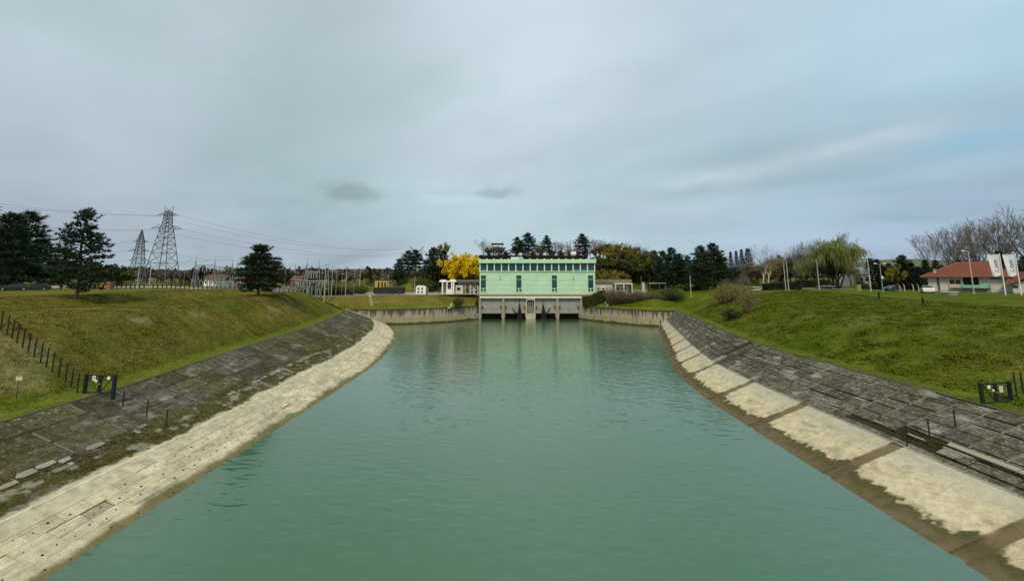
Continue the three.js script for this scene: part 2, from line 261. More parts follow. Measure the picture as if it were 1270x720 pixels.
// ---------------------------------------------------------------- water
{
  const zs = []; for (let z = 60; z > -150; z -= 3) zs.push(z);
  const pos = [], uv = [], idx = [], n = 9;
  for (const z of zs) for (let i = 0; i < n; i++) { const l = -edgeT(-1, Math.max(z, -146)) - 0, r = edgeT(1, Math.max(z, -146)), x = lerp(Math.max(l, -edgeW(-1, z) - 0.9), Math.min(r, edgeW(1, z) + 0.9), i / (n - 1)); pos.push(x, 0, z); uv.push(x, z); }
  for (let j = 0; j + 1 < zs.length; j++) for (let i = 0; i + 1 < n; i++) { const a = j * n + i; idx.push(a, a + 1, a + n, a + 1, a + n + 1, a + n); }
  const g = new THREE.BufferGeometry(); g.setAttribute('position', new THREE.Float32BufferAttribute(pos, 3)); g.setAttribute('uv', new THREE.Float32BufferAttribute(uv, 2)); g.setIndex(idx); g.computeVertexNormals();
  const rnd = rng(5), waves = [];
  for (let i = 0; i < 46; i++) { const kx = Math.round((rnd() - 0.5) * 16), ky = Math.round((rnd() < 0.5 ? -1 : 1) * (4 + rnd() * 26)); waves.push([kx, ky, rnd() * 6.283, 1 / Math.pow(Math.hypot(kx, ky), 1.05)]); }
  const fine = greyTex(1024, 1024, (u, v) => { let h = 0, w = fbm(u * 6, v * 6, 3, 6, 6); for (const [kx, ky, p, a] of waves) h += a * Math.sin(6.28318 * (kx * u + ky * v) + p + 5 * w); return 0.5 + 0.16 * h * (0.35 + 1.0 * fbm(u * 4, v * 7, 3, 4, 7)) + 0.03 * (fbm(u * 40, v * 90, 2, 40, 90) - 0.5); }, 1 / 15, 1 / 15);
  // wind: calm and ruffled patches over the whole reach
  const ruffle = greyTex(512, 512, (u, v) => 0.28 + 0.75 * (fbm(u * 5, v * 9, 5, 5, 9) - 0.32), 1 / 110, 1 / 110);
  const tone = colourTex(512, 512, (u, v) => { const n = fbm(u * 4, v * 5, 5, 4, 5), k = 0.82 + 0.36 * n; return [k * (0.96 + 0.1 * n), k, k * 0.99]; }, 1 / 90, 1 / 90);
  const m = new THREE.MeshPhysicalMaterial({ roughness: 0.13, roughnessMap: ruffle, ior: 1.65, clearcoat: 1, clearcoatRoughness: 0.3, map: tone, bumpMap: fine, bumpScale: 0.16 });
  m.color.setRGB(0.012, 0.084, 0.014);
  const w = structure('water', g, m); w.userData.label = 'green canal water between the sloping concrete banks';
}
// ---------------------------------------------------------------- the linings of both banks
const LONG = 116, START = -11;                          // metres along the canal covered by the weathering map
function onBank(s, z, v, lift = 0) {
  const w = edgeW(s, Math.max(z, s < 0 ? ENDL + 0.01 : ENDR + 0.01)), t = edgeT(s, Math.max(z, s < 0 ? ENDL + 0.01 : ENDR + 0.01)), run = t - w, l = Math.hypot(run, TOP);
  return [s * (lerp(w, t, v) - lift * TOP / l), TOP * v + lift * run / l, z];
}
// one slab of the lining between two lines across (za > zb) and two heights (0 = water, 1 = top edge)
function slab(s, za, zb, va, vb, lift = 0, thick = 0.1, tone = 1, skew = 0) {
  const n = Math.max(1, Math.round((za - zb) / 3.5)), pos = [], uv = [], col = [], idx = [];
  const put = (z, v, l) => { pos.push(...onBank(s, z, v, l)); uv.push((START - z) / LONG, clamp(v)); col.push(tone, tone, tone * 0.99); };
  const quad = (a, b, c, d) => { const k = pos.length / 3; for (const q of [a, b, c, d]) put(...q); s > 0 ? idx.push(k, k + 1, k + 2, k, k + 2, k + 3) : idx.push(k, k + 2, k + 1, k, k + 3, k + 2); };
  const t0 = lift + (skew ? (hash(Math.round(za * 31), Math.round(va * 77)) - 0.5) * skew : 0), t1 = lift + (skew ? (hash(Math.round(za * 57) + 9, Math.round(va * 41)) - 0.5) * skew : 0);
  for (let i = 0; i < n; i++) {
    const z0 = lerp(za, zb, i / n), z1 = lerp(za, zb, (i + 1) / n);
    quad([z0, va, t0], [z0, vb, t1], [z1, vb, t1], [z1, va, t0]);
    quad([z0, va, lift - thick], [z0, va, t0], [z1, va, t0], [z1, va, lift - thick]);
    quad([z0, vb, t1], [z0, vb, lift - thick], [z1, vb, lift - thick], [z1, vb, t1]);
  }
  quad([za, va, lift - thick], [za, vb, lift - thick], [za, vb, t1], [za, va, t0]);
  quad([zb, va, t0], [zb, vb, t1], [zb, vb, lift - thick], [zb, va, lift - thick]);
  const g = new THREE.BufferGeometry(); g.setAttribute('position', new THREE.Float32BufferAttribute(pos, 3)); g.setAttribute('uv', new THREE.Float32BufferAttribute(uv, 2)); g.setAttribute('color', new THREE.Float32BufferAttribute(col, 3)); g.setIndex(idx); g.computeVertexNormals(); return g;
}
const RIBS = [-13.5, -22.7, -31.4, -40.9, -49.5, -59.6, -67.5, -75.5, -83, -90.5, -98, -105.5, -113];
const mix3 = (a, b, t) => [lerp(a[0], b[0], t), lerp(a[1], b[1], t), lerp(a[2], b[2], t)];
const weatherL = colourTex(2048, 256, (u, v) => {
  const z = START - u * LONG, x = v * 12;                  // metres along and across
  const n = fbm(z * 0.35 + 80, x * 0.5, 5), f = fbm(z * 2.2, x * 2.6 + 9, 4), b = fbm(z * 0.09 + 3, x * 0.22 + 4, 4), s = fbm(z * 6, x * 6, 2);
  const pale = mix3([0.44, 0.39, 0.255], [0.59, 0.53, 0.385], clamp(f * 1.6 - 0.3)), algae = [0.098, 0.092, 0.030], slate = mix3([0.050, 0.046, 0.035], [0.112, 0.104, 0.083], clamp(1.8 * f - 0.45)), moss = mix3([0.040, 0.038, 0.010], [0.085, 0.082, 0.020], f), chalk = [0.50, 0.48, 0.41];
  let c = mix3(pale, [0.30, 0.29, 0.235], clamp(3 * (n - 0.5)) * 0.7);
  c = c.map(q => q * (0.84 + 0.32 * fbm(z * 7 + 9, x * 7, 2))); c = mix3(c, [0.245, 0.225, 0.145], clamp(5 * (fbm(z * 0.8 + 5, x * 3, 4) - 0.56)) * 0.5);
  if (v < 0.42) {
    const line = 0.052 + 0.055 * (n - 0.4) + 0.03 * (f - 0.5);
    c = mix3(c, algae, 0.86 * smooth(line + 0.018, line - 0.012, v));
    c = mix3(c, [0.045, 0.04, 0.016], smooth(0.02, 0.004, v) * 0.9);
    const up = smooth(0.25, 0.30, v + 0.03 * (f - 0.5)); c = mix3(c, mix3([0.33, 0.30, 0.20], [0.5, 0.465, 0.35], clamp(f * 2 - 0.5)), up * 0.9);
  }
  const dark = smooth(0.375, 0.40, v + 0.07 * (n - 0.5) + 0.06 * (f - 0.5));
  const sp = fbm(z * 8, x * 8 + 4, 2), mo = fbm(z * 1.5 + 61, x * 1.6, 5); let d = mix3(slate, moss, clamp(0.42 + 2.9 * (b - 0.45) + 1.3 * (n - 0.5) + 1.2 * smooth(0.66, 0.42, v)) * 0.92);
  d = mix3(d, [0.23, 0.23, 0.205], clamp(6 * (fbm(z * 0.55 + 200, x * 0.9, 5) - 0.64)) * 0.75);
  d = d.map(q => q * (0.72 + 0.56 * sp)); d = mix3(d, [0.055, 0.045, 0.018], clamp(7 * (mo - 0.56)) * 0.8); d = mix3(d, [0.27, 0.255, 0.205], clamp(8 * (fbm(z * 1.1 + 300, x * 1.7, 5) - 0.6)) * 0.75 * smooth(0.6, 0.5, v)); d = mix3(d, [0.24, 0.23, 0.19], clamp(10 * (sp - 0.74)) * 0.7);
  d = mix3(d, chalk, clamp(12 * (s - 0.8)) * 0.6 * smooth(0.8, 0.95, v));
  return mix3(c, d, dark);
});
const weatherR = colourTex(2048, 256, (u, v) => {
  const z = START - u * LONG, x = v * 12.5;
  const n = fbm(z * 0.4 + 12, x * 0.5 + 60, 5), f = fbm(z * 2.4 + 31, x * 2.4, 4), b = fbm(z * 0.10 + 9, x * 0.2 + 2, 4), st = fbm(z * 5, x * 0.7 + 40, 4);
  const pale = mix3([0.40, 0.348, 0.225], [0.55, 0.492, 0.348], clamp(f * 1.5 - 0.25 + 0.9 * (fbm(z * 7, x * 7, 2) - 0.5))), mud = mix3([0.072, 0.058, 0.028], [0.135, 0.108, 0.062], f), algae = [0.060, 0.057, 0.018];
  let c = mix3(pale, [0.30, 0.275, 0.19], clamp(3.5 * (fbm(z * 1.1, x * 2.2 + 8, 4) - 0.52)));
  const crack = Math.abs(fbm(z * 0.55 + 17, x * 0.75 + 3, 4) - 0.5), crack2 = Math.abs(fbm(z * 1.6 + 90, x * 1.1 + 31, 4) - 0.5);
  c = mix3(c, [0.16, 0.14, 0.085], smooth(0.006, 0.002, crack) * 0.75); c = mix3(c, [0.2, 0.175, 0.11], smooth(0.011, 0.003, crack2) * 0.55 * smooth(0.42, 0.5, n));
  c = mix3(c, [0.35, 0.345, 0.285], smooth(0.25, 0.42, v) * 0.6);
  const k = RIBS.reduce((m, q) => Math.min(m, Math.abs(z - q)), 99);
  const g4 = fbm(z * 3.1 + 70, x * 2.2, 5), line = 0.135 + 0.04 * (n - 0.45) + 0.085 * (g4 - 0.5) + 0.03 * (f - 0.5) + 0.035 * smooth(1.6, 0.3, k) + 0.05 * smooth(-66, -100, z);
  const low = smooth(line + 0.016, line - 0.014, v);
  c = mix3(c, mix3(mud, algae, clamp(3 * (v / line - 0.45) + 2 * (n - 0.5))), low * 0.96);
  c = mix3(c, mix3([0.155, 0.12, 0.062], mud, smooth(0.36, 0.12, v + 0.1 * (f - 0.5))), smooth(0.50 + 0.25 * smooth(0.3, 0.1, v), 0.36, k + 0.2 * (f - 0.5)) * 0.95);
  c = mix3(c, [0.035, 0.03, 0.014], smooth(0.016, 0.003, v) * 0.9);
  const dk = smooth(0.435, 0.46, v + 0.012 * (f - 0.5));
  const sp = fbm(z * 8 + 3, x * 8, 2); let d = mix3([0.046, 0.043, 0.033], [0.160, 0.150, 0.121], clamp(1.6 * f - 0.3 + 0.8 * (b - 0.5) + 0.9 * (sp - 0.5)));
  d = mix3(d, [0.105, 0.088, 0.066], clamp(2.6 * (n - 0.5)) * 0.6);
  d = mix3(d, [0.055, 0.054, 0.038], clamp(4 * (st - 0.55)) * 0.7); d = mix3(d, [0.36, 0.345, 0.29], clamp(9 * (sp - 0.72)) * 0.6); d = mix3(d, [0.045, 0.046, 0.018], clamp(7 * (fbm(z * 1.7 + 44, x * 1.9, 5) - 0.6)) * 0.8);
  d = mix3(d, [0.30, 0.295, 0.27], clamp(6 * (fbm(z * 0.6 + 20, x * 0.9 + 77, 5) - 0.62)) * 0.7);
  return mix3(c, d, dk);
});
const rough1 = greyTex(512, 512, (u, v) => 0.45 * fbm(u * 64, v * 64, 3, 64, 64) + 0.55 * fbm(u * 9, v * 9, 5, 9, 9), LONG / 3, 4);
const liningMat = map => new THREE.MeshPhysicalMaterial({ map, vertexColors: true, roughness: 0.95, specularIntensity: 0.25, bumpMap: rough1, bumpScale: 0.05, side: THREE.DoubleSide });
const LIN = { '-1': liningMat(weatherL), '1': liningMat(weatherR) };
const dots = [];
const left = new THREE.Group(); left.name = 'canal_bank'; left.userData = { kind: 'structure', label: 'sloping canal bank with small pale slabs below and mossy dark slabs above' }; scene.add(left);
const right = new THREE.Group(); right.name = 'canal_bank_001'; right.userData = { kind: 'structure', label: 'sloping canal bank with big pale slabs parted by brown channels and dark slabs above' }; scene.add(right);
{
  const r = rng(77), far = [];
  // left: staggered pale slabs with weep holes
  const rows = [[-0.03, 0.0795], [0.081, 0.1395], [0.141, 0.1995], [0.201, 0.265]];
  rows.forEach(([va, vb], k) => {
    let z = -14 + k * 0.45;
    while (z > ENDL + 1) {
      const L = 1.5 + 0.25 * r(), zb = Math.max(z - L, ENDL + 0.2), gap = 0.02 + (r() < 0.18 ? 0.09 : 0) * r();
      const missing = k === 2 && z < -23.4 && z > -25.2 && zb < -24.2;
      const lift = missing ? -0.1 : (r() - 0.5) * 0.03, tone = 0.84 + 0.26 * r();
      const g = slab(-1, z - gap / 2, zb + gap / 2, va, vb - (r() < 0.15 ? 0.006 * r() : 0), lift, 0.12, missing ? 0.62 : tone, 0.02);
      if (z > -60) part(left, 'slab', g, LIN[-1]); else far.push(g);
      if (z > -62) for (const q of [0.27, 0.73]) { if (r() < 0.22) continue; const p = onBank(-1, z - L * (q + 0.12 * (r() - 0.5)), lerp(va, vb, 0.5 + (q > 0.5 ? 0.12 : -0.12) + 0.16 * (r() - 0.5)), lift + 0.013), w0 = 0.025 + 0.05 * r(), d = new THREE.CylinderGeometry(w0, w0, 0.012, 7); d.rotateZ(-0.42); d.translate(...p); dots.push(d); }
      z = zb;
    }
  });
  part(left, 'slab_field', join(far), LIN[-1]).userData.kind = 'stuff';
  part(left, 'weep_holes', join(dots), M.black).userData.kind = 'stuff';
  for (let z = -12; z > ENDL + 1; z -= 6) part(left, 'concrete_strip', slab(-1, z - 0.01, Math.max(z - 6, ENDL) + 0.02, 0.267, 0.402, 0.0, 0.12, 0.95 + 0.1 * r()), LIN[-1]);
  for (let z = -12; z > ENDL + 1; z -= 6) { const g = slab(-1, z - 0.01, Math.max(z - 6, ENDL) + 0.02, 0.355, 0.366, 0.022, 0.16, 1.35); part(left, 'ridge', g, LIN[-1]); }
  for (let z = -12; z > ENDL + 1; z -= 6) part(left, 'mossy_strip', slab(-1, z - 0.01, Math.max(z - 6, ENDL) + 0.01, 0.403, 0.582, -0.02, 0.1, 0.95 + 0.1 * r()), LIN[-1]);
  // broken pale ledge blocks
  const chunk = (s, z0, z1, va, vb, lift, tone) => { const P = [], n = 9; for (let i = 0; i < n; i++) { const a = -i / n * 6.283, q = Math.max(Math.abs(Math.cos(a)), Math.abs(Math.sin(a))), k = (0.82 + 0.3 * r()) / q; P.push([lerp(z0, z1, 0.5 + 0.5 * Math.cos(a) * k), lerp(va, vb, 0.5 + 0.5 * Math.sin(a) * k)]); } const top = P.map(([z, v]) => onBank(s, z, v, lift + (r() - 0.5) * 0.03)), bot = P.map(([z, v]) => onBank(s, z, v, -0.16)), f = [s < 0 ? top.slice().reverse() : top]; for (let i = 0; i < n; i++) { const k = (i + 1) % n; f.push([bot[i], bot[k], top[k], top[i]]); } return tint(poly(f, 0.6), tone, tone, tone); };
  for (const [z0, z1, v, w] of [[-21.5, -23.6, 0.552, 0.03], [-23.9, -25.0, 0.54, 0.028], [-25.1, -27.9, 0.553, 0.032], [-26.4, -27.6, 0.505, 0.024], [-29.0, -31.3, 0.56, 0.03], [-31.4, -32.6, 0.535, 0.04], [-32.8, -33.6, 0.56, 0.03], [-35.5, -36.8, 0.51, 0.03], [-42.5, -44.5, 0.50, 0.03], [-47.2, -48.6, 0.505, 0.03], [-49, -50.3, 0.515, 0.03], [-51, -53.5, 0.515, 0.034], [-54, -56.8, 0.52, 0.03], [-57.2, -59.6, 0.515, 0.034], [-60, -62.8, 0.515, 0.034], [-63.1, -66, 0.52, 0.03]]) {
    let z = z0; while (z > z1 + 0.2) { const L = 0.4 + 1.0 * r(), k = 0.6 + 0.6 * r(), o = (r() - 0.5) * 0.02; if (r() < 0.82) part(left, 'ledge_block', chunk(-1, z, Math.max(z - L, z1), v + o, v + o + w * k, 0.015 + 0.05 * r(), 0.6 + 0.45 * r()), M.ledgeV); z -= L + 0.05; }
  }
  // dark slabs and the pale mortar across them
  const rr = [[0.583, 0.715], [0.719, 0.855], [0.859, 0.998]];
  for (let z = -13.6; z > ENDL + 2; z -= 3.7) {
    const zb = Math.max(z - 3.7, ENDL + 0.1);
    rr.forEach(([va, vb]) => { const t = 0.72 + 0.5 * r(), sh = (r() - 0.5) * 0.3; part(left, 'paving_slab', slab(-1, z - 0.05, zb + 0.05, va, vb, (r() - 0.5) * 0.03, 0.12, t, 0.025), LIN[-1]); });
    if (z > -75) for (const [va, vb] of rr) if (r() < 0.65) part(left, 'mortar_joint', slab(-1, z + 0.045, z - 0.04, va + 0.02 * r(), vb - 0.03 * r(), 0.004, 0.1, 0.6 + 0.3 * r()), M.mortar);
    part(left, 'kerb', slab(-1, z - 0.01, zb + 0.01, 1.0, 1.012, 0.03, 0.16, 0.7 + 0.3 * r()), M.darkConcrete);
  }
  // right: big pale slabs between brown channels
  for (let i = 0; i + 1 < RIBS.length; i++) {
    const a = RIBS[i] - 0.42, b = RIBS[i + 1] + 0.42, cut = lerp(a, b, 0.42 + 0.16 * r());
    part(right, 'pale_slab', slab(1, a, cut + 0.012, -0.03, 0.44, 0.02 * r(), 0.12, 0.96 + 0.08 * r()), LIN[1]);
    part(right, 'pale_slab', slab(1, cut - 0.012, b, -0.03, 0.44, 0.02 * r(), 0.12, 0.96 + 0.08 * r()), LIN[1]);
    part(right, 'drain_channel', slab(1, RIBS[i] + 0.41, RIBS[i] - 0.41, -0.03, 0.455, -0.075, 0.1, 0.95), LIN[1]);
  }
  part(right, 'pale_slab', slab(1, RIBS.at(-1) - 0.42, ENDR + 0.1, -0.03, 0.44, 0.01, 0.12, 1), LIN[1]);
  part(right, 'drain_channel', slab(1, RIBS.at(-1) + 0.41, RIBS.at(-1) - 0.41, -0.03, 0.455, -0.075, 0.1, 0.95), LIN[1]);
  for (let z = -12; z > ENDR + 1; z -= 6.2) part(right, 'concrete_strip', slab(1, z - 0.01, Math.max(z - 6.2, ENDR) + 0.02, 0.443, z > -31 ? 0.485 : 0.535, 0.01, 0.12, 0.9 + 0.15 * r()), LIN[1]);
  for (const [z0, z1, va, vb, l] of [[-20.5, -22.6, 0.50, 0.55, 0.04], [-22.8, -24.9, 0.497, 0.55, 0.03], [-25.1, -27.4, 0.497, 0.55, 0.03], [-27.5, -29.4, 0.5, 0.55, 0.04]]) part(right, 'ledge_slab', slab(1, z0, z1, va, vb, l, 0.16, 0.95 + 0.1 * r(), 0.04), LIN[1]);
  for (const [z0, z1, va, vb] of [[-20.4, -23.0, 0.578, 0.603], [-23.1, -25.6, 0.578, 0.603], [-25.7, -29.6, 0.58, 0.607]]) part(right, 'ledge_beam', slab(1, z0, z1, va, vb, 0.08, 0.24, 1, 0.05), M.ledge);
  for (const [z0, z1, va, vb] of [[-27.6, -29.5, 0.552, 0.562], [-30.6, -31.9, 0.545, 0.556], [-33.9, -34.9, 0.545, 0.556], [-38.3, -39.4, 0.545, 0.557], [-39.9, -40.5, 0.55, 0.557]]) part(right, 'ledge_block', chunk(1, z0, z1, va, vb, 0.06, 0.9), M.ledgeV);
  const r5 = [[0.54, 0.628], [0.635, 0.722], [0.729, 0.815], [0.822, 0.908], [0.914, 0.998]];
  for (let z = -14; z > ENDR + 1; z -= 2.1) {
    const zb = Math.max(z - 2.1, ENDR + 0.1);
    if (z < -58.6 && z > -61) continue;
    r5.forEach(([va, vb], k) => { if (k === 0 && z > -31) va = 0.606; part(right, 'paving_slab', slab(1, z - 0.03, zb + 0.03, va, vb - (r() < 0.4 ? 0.012 * r() : 0), (r() - 0.5) * 0.045, 0.12, 0.74 + 0.45 * r(), 0.03), LIN[1]); });
    if (z > -48) for (const [va, vb] of [[0.62, 0.8], [0.81, 0.99]]) if (r() < 0.78) part(right, 'mortar_joint', slab(1, z + 0.045, z - 0.045, va, vb - 0.04 * r(), 0.006, 0.1, 0.65 + 0.3 * r()), M.mortar);
  }
  for (let z = -14; z > ENDR + 1; z -= 4.2) part(right, 'kerb', slab(1, z - 0.01, Math.max(z - 4.2, ENDR) + 0.01, 1.0, 1.012, 0.03, 0.16, 0.7 + 0.3 * r()), M.darkConcrete);
  part(right, 'cross_beam', slab(1, -58.9, -59.9, 0.45, 0.998, 0.09, 0.22, 0.75), LIN[1]);
  part(right, 'paving_slab', slab(1, -60.0, -61.6, 0.45, 0.62, 0.02, 0.14, 2.3), LIN[1], 'chalky white patched slab beside the cross beam');
  part(right, 'paving_slab', slab(1, -60.0, -61.0, 0.625, 0.998, 0.02, 0.14, 0.9), LIN[1]);
  part(right, 'end_beam', slab(1, ENDR + 0.75, ENDR + 0.3, 0.45, 0.998, 0.07, 0.22, 2.0), LIN[1]);
  // stepped coping where the left lining meets the wall
  part(left, 'end_beam', slab(-1, ENDL + 0.7, ENDL + 0.12, 0.1, 0.998, 0.08, 0.22, 1), M.paleConcrete);
}

// ---------------------------------------------------------------- growth in the joints, grass
function blades(seed, n, h, spread, wdt) {
  const r = rng(seed), pos = [], nor = [];
  for (let i = 0; i < n; i++) {
    const a = r() * 6.283, d = spread * Math.sqrt(r()), x = Math.cos(a) * d, z = Math.sin(a) * d, b = r() * 6.283, hh = h * (0.55 + 0.45 * r()), lx = Math.cos(a) * hh * (0.25 + 0.5 * r()), lz = Math.sin(a) * hh * (0.25 + 0.5 * r()), wx = Math.cos(b) * wdt, wz = Math.sin(b) * wdt;
    pos.push(x - wx, 0, z - wz, x + wx, 0, z + wz, x + lx, hh, z + lz); for (let k = 0; k < 3; k++) nor.push(0, 1, 0);
  }
  const g = new THREE.BufferGeometry(); g.setAttribute('position', new THREE.Float32BufferAttribute(pos, 3)); g.setAttribute('normal', new THREE.Float32BufferAttribute(nor, 3)); return g;
}
function scatter(name, geo, material, spots, label, category) {
  const m = new THREE.InstancedMesh(geo, material, spots.length), o = new THREE.Object3D(), c = new THREE.Color();
  spots.forEach(([x, y, z, sc, turn, col, sy], i) => { o.position.set(x, y, z); o.rotation.set(0, turn, 0); o.scale.set(sc, sy ?? sc, sc); o.updateMatrix(); m.setMatrixAt(i, o.matrix); m.setColorAt(i, c.setRGB(...col)); });
  m.name = numbered(name); m.castShadow = m.receiveShadow = true; m.userData = { kind: 'stuff', label, category }; scene.add(m); return m;
}
{
  const r = rng(404), tuft = blades(3, 9, 0.12, 0.15, 0.02), clump = blades(9, 12, 0.3, 0.14, 0.02), whiteM = mat(1, 1, 1, 1);
  const grassL = [], grassR = [], moss = [];
  const colour = (side, x, z, d) => { const n = fbm(x * 0.09 + 31, z * 0.09 + 7, 4), n2 = fbm(x * 0.45 + 3, z * 0.45 + 50, 4), k = 0.72 + 0.56 * r();
    let c = side < 0 ? mix3([0.145, 0.160, 0.017], [0.205, 0.172, 0.038], clamp(0.56 + 2.3 * (n - 0.38) + 0.9 * (n2 - 0.5)) * smooth(2.2, 4.2, d)) : mix3([0.108, 0.146, 0.010], [0.158, 0.146, 0.024], clamp(0.1 + 1.5 * (n - 0.46) + 1.3 * (n2 - 0.52)) * 0.6);
    if (side < 0) c = mix3(c, [0.3, 0.245, 0.10], (clamp(3.5 * (n2 - 0.62)) * clamp(5 * (n - 0.42)) + (x < -38.5 && z > -34 ? 0.5 * r() : 0)) * 0.8);
    c = mix3(c, [0.16, 0.172, 0.028], (1 - smooth(1.7, 2.9, d)) * 0.8); return c.map(q => q * k); };
  for (const [side, list, count] of [[-1, grassL, 75000], [1, grassR, 75000]]) for (let i = 0; i < count; i++) {
    const z = -24 - 86 * Math.pow(r(), 1.5), d = 0.15 + 34 * Math.pow(r(), 1.25), x = side * (edgeT(side, z) + d);
    if (Math.abs(x) > -z * 1.42) continue;
    const keep = smooth(0.3, 0.62, fbm(x * 0.8, z * 0.8, 4)); if (r() > 0.15 + keep || (side < 0 && r() < 0.6 * bareness(x, z))) continue;
    const s = (side > 0 ? 1.3 : 1) * (d < 2.4 ? 0.5 : 0.6 + 1.3 * Math.pow(fbm(x * 0.5 + 9, z * 0.5, 3), 1.8)) * (0.7 + 0.6 * r());
    list.push([x, land(x, z) - 0.015, z, s * 1.15, r() * 6.28, colour(side, x, z, d), s * (d < 2.4 ? 0.7 : side > 0 ? 0.62 : 0.8)]);
  }
  scatter('grass', tuft, whiteM, grassL, 'short olive and straw coloured grass on the steep bank beside the substation', 'grass');
  scatter('grass', tuft, whiteM, grassR, 'short deep green tufted grass on the gentle bank below the red roofed house', 'grass');
  for (let i = 0; i < 9000; i++) {                       // moss and weeds on the linings
    const left_ = r() < 0.62, z = -19 - 78 * Math.pow(r(), 1.7); let v, h = 1;
    if (left_) { v = r() < 0.8 ? 0.41 + 0.16 * r() : 0.58 + 0.4 * r(); if (fbm(z * 0.4, v * 22, 3) < 0.5) continue; if (v > 0.58) h = 0.4; }
    else { const row = [0.492, 0.537, 0.57, 0.6315, 0.7255, 0.8185, 0.911]; v = row[Math.floor(r() * row.length)] + (r() - 0.5) * 0.008; if (v < 0.6 && z < -33) continue; if (v >= 0.6 && (noise(z * 0.9, v * 300) < 0.6 || z < -64)) continue; if (v < 0.6) h = 1.15; else h = 0.6; }
    const p = onBank(left_ ? -1 : 1, z, v, -0.05), k = 0.5 + 0.9 * r();
    moss.push([p[0], p[1], p[2], (0.35 + 0.45 * r()) * h, r() * 6.28, left_ ? [0.075 * k, 0.07 * k, 0.016 * k] : v < 0.6 ? [0.062 * k, 0.075 * k, 0.012 * k] : [0.03 * k, 0.032 * k, 0.014 * k], (0.25 + 0.3 * r()) * h]);
  }
  scatter('moss', clump, whiteM, moss, 'dark moss and weeds growing in joints of the concrete bank slabs', 'moss');
}
// ---------------------------------------------------------------- retaining walls beside the powerhouse
const streaks = colourTex(1024, 128, (u, v) => {
  const x = u * 48, n = fbm(x * 0.7, v * 2, 4), d = fbm(x * 2.6 + 4, v * 0.35, 4), f = fbm(x * 5, v * 10, 3), e = fbm(x * 6 + 40, v * 0.5, 3);
  let c = mix3([0.34, 0.315, 0.23], [0.26, 0.25, 0.20], n);
  c = mix3(c, [0.052, 0.05, 0.042], clamp((d - 0.42) * 4 + (v - 0.55) * 2.4 + (e - 0.5) * 1.6) * 0.9);
  c = mix3(c, [0.06, 0.058, 0.04], smooth(0.9, 0.98, v + 0.05 * f)); const k = 0.8 + 0.4 * f; return c.map(q => q * k);
}, 1 / 48, 1);
const footingTex = colourTex(1024, 128, (u, v) => {
  const x = u * 48, n = fbm(x * 0.5 + 9, v * 2, 4), f = fbm(x * 3, v * 8, 3);
  let c = mix3([0.33, 0.30, 0.19], [0.22, 0.21, 0.14], n);
  const line = 0.55 + 0.22 * (n - 0.5) + 0.1 * (f - 0.5);
  c = mix3(c, [0.07, 0.055, 0.026], smooth(line + 0.06, line - 0.05, v)); c = mix3(c, [0.03, 0.026, 0.012], smooth(0.42, 0.33, v)); const k = 0.8 + 0.4 * f; return c.map(q => q * k);
}, 1 / 48, 1);
const wallMat = new THREE.MeshPhysicalMaterial({ specularIntensity: 0.25, map: streaks, roughness: 0.95, bumpMap: grain, bumpScale: 0.01, side: THREE.DoubleSide });
const footMat = new THREE.MeshPhysicalMaterial({ specularIntensity: 0.25, map: footingTex, roughness: 0.9, bumpMap: grain, bumpScale: 0.01, side: THREE.DoubleSide });
function plank(p, q, y0, y1, f, b, u0 = 0) {             // a wall piece from p to q; f and b are its front and back offsets towards the canal
  const dx = q[0] - p[0], dz = q[1] - p[1], L = Math.hypot(dx, dz); let nx = -dz / L, nz = dx / L; if (nx * (6 - p[0]) + nz * (-100 - p[1]) < 0) { nx = -nx; nz = -nz; }
  const c = (e, o, y) => [e[0] + nx * o, y, e[1] + nz * o], A = [c(p, f, y0), c(q, f, y0), c(q, f, y1), c(p, f, y1)], B = [c(p, b, y0), c(q, b, y0), c(q, b, y1), c(p, b, y1)];
  const pos = [], uv = [];
  const quad = (a, b2, c2, d, uvs) => { for (const k of [0, 1, 2, 0, 2, 3]) { pos.push(...[a, b2, c2, d][k]); uv.push(...uvs[k]); } };
  const fu = [[u0, 0], [u0 + L, 0], [u0 + L, 1], [u0, 1]], tu = [[u0, 0.7], [u0 + L, 0.7], [u0 + L, 0.75], [u0, 0.75]];
  quad(A[0], A[1], A[2], A[3], fu); quad(B[1], B[0], B[3], B[2], fu); quad(A[3], A[2], B[2], B[3], tu); quad(A[1], A[0], B[0], B[1], tu); quad(B[0], A[0], A[3], B[3], tu); quad(A[1], B[1], B[2], A[2], tu);
  const g = new THREE.BufferGeometry(); g.setAttribute('position', new THREE.Float32BufferAttribute(pos, 3)); g.setAttribute('uv', new THREE.Float32BufferAttribute(uv, 2)); g.computeVertexNormals(); return g;
}
const q0 = (q, p, m) => [lerp(p[0], m[0], q), lerp(p[1], m[1], q)];
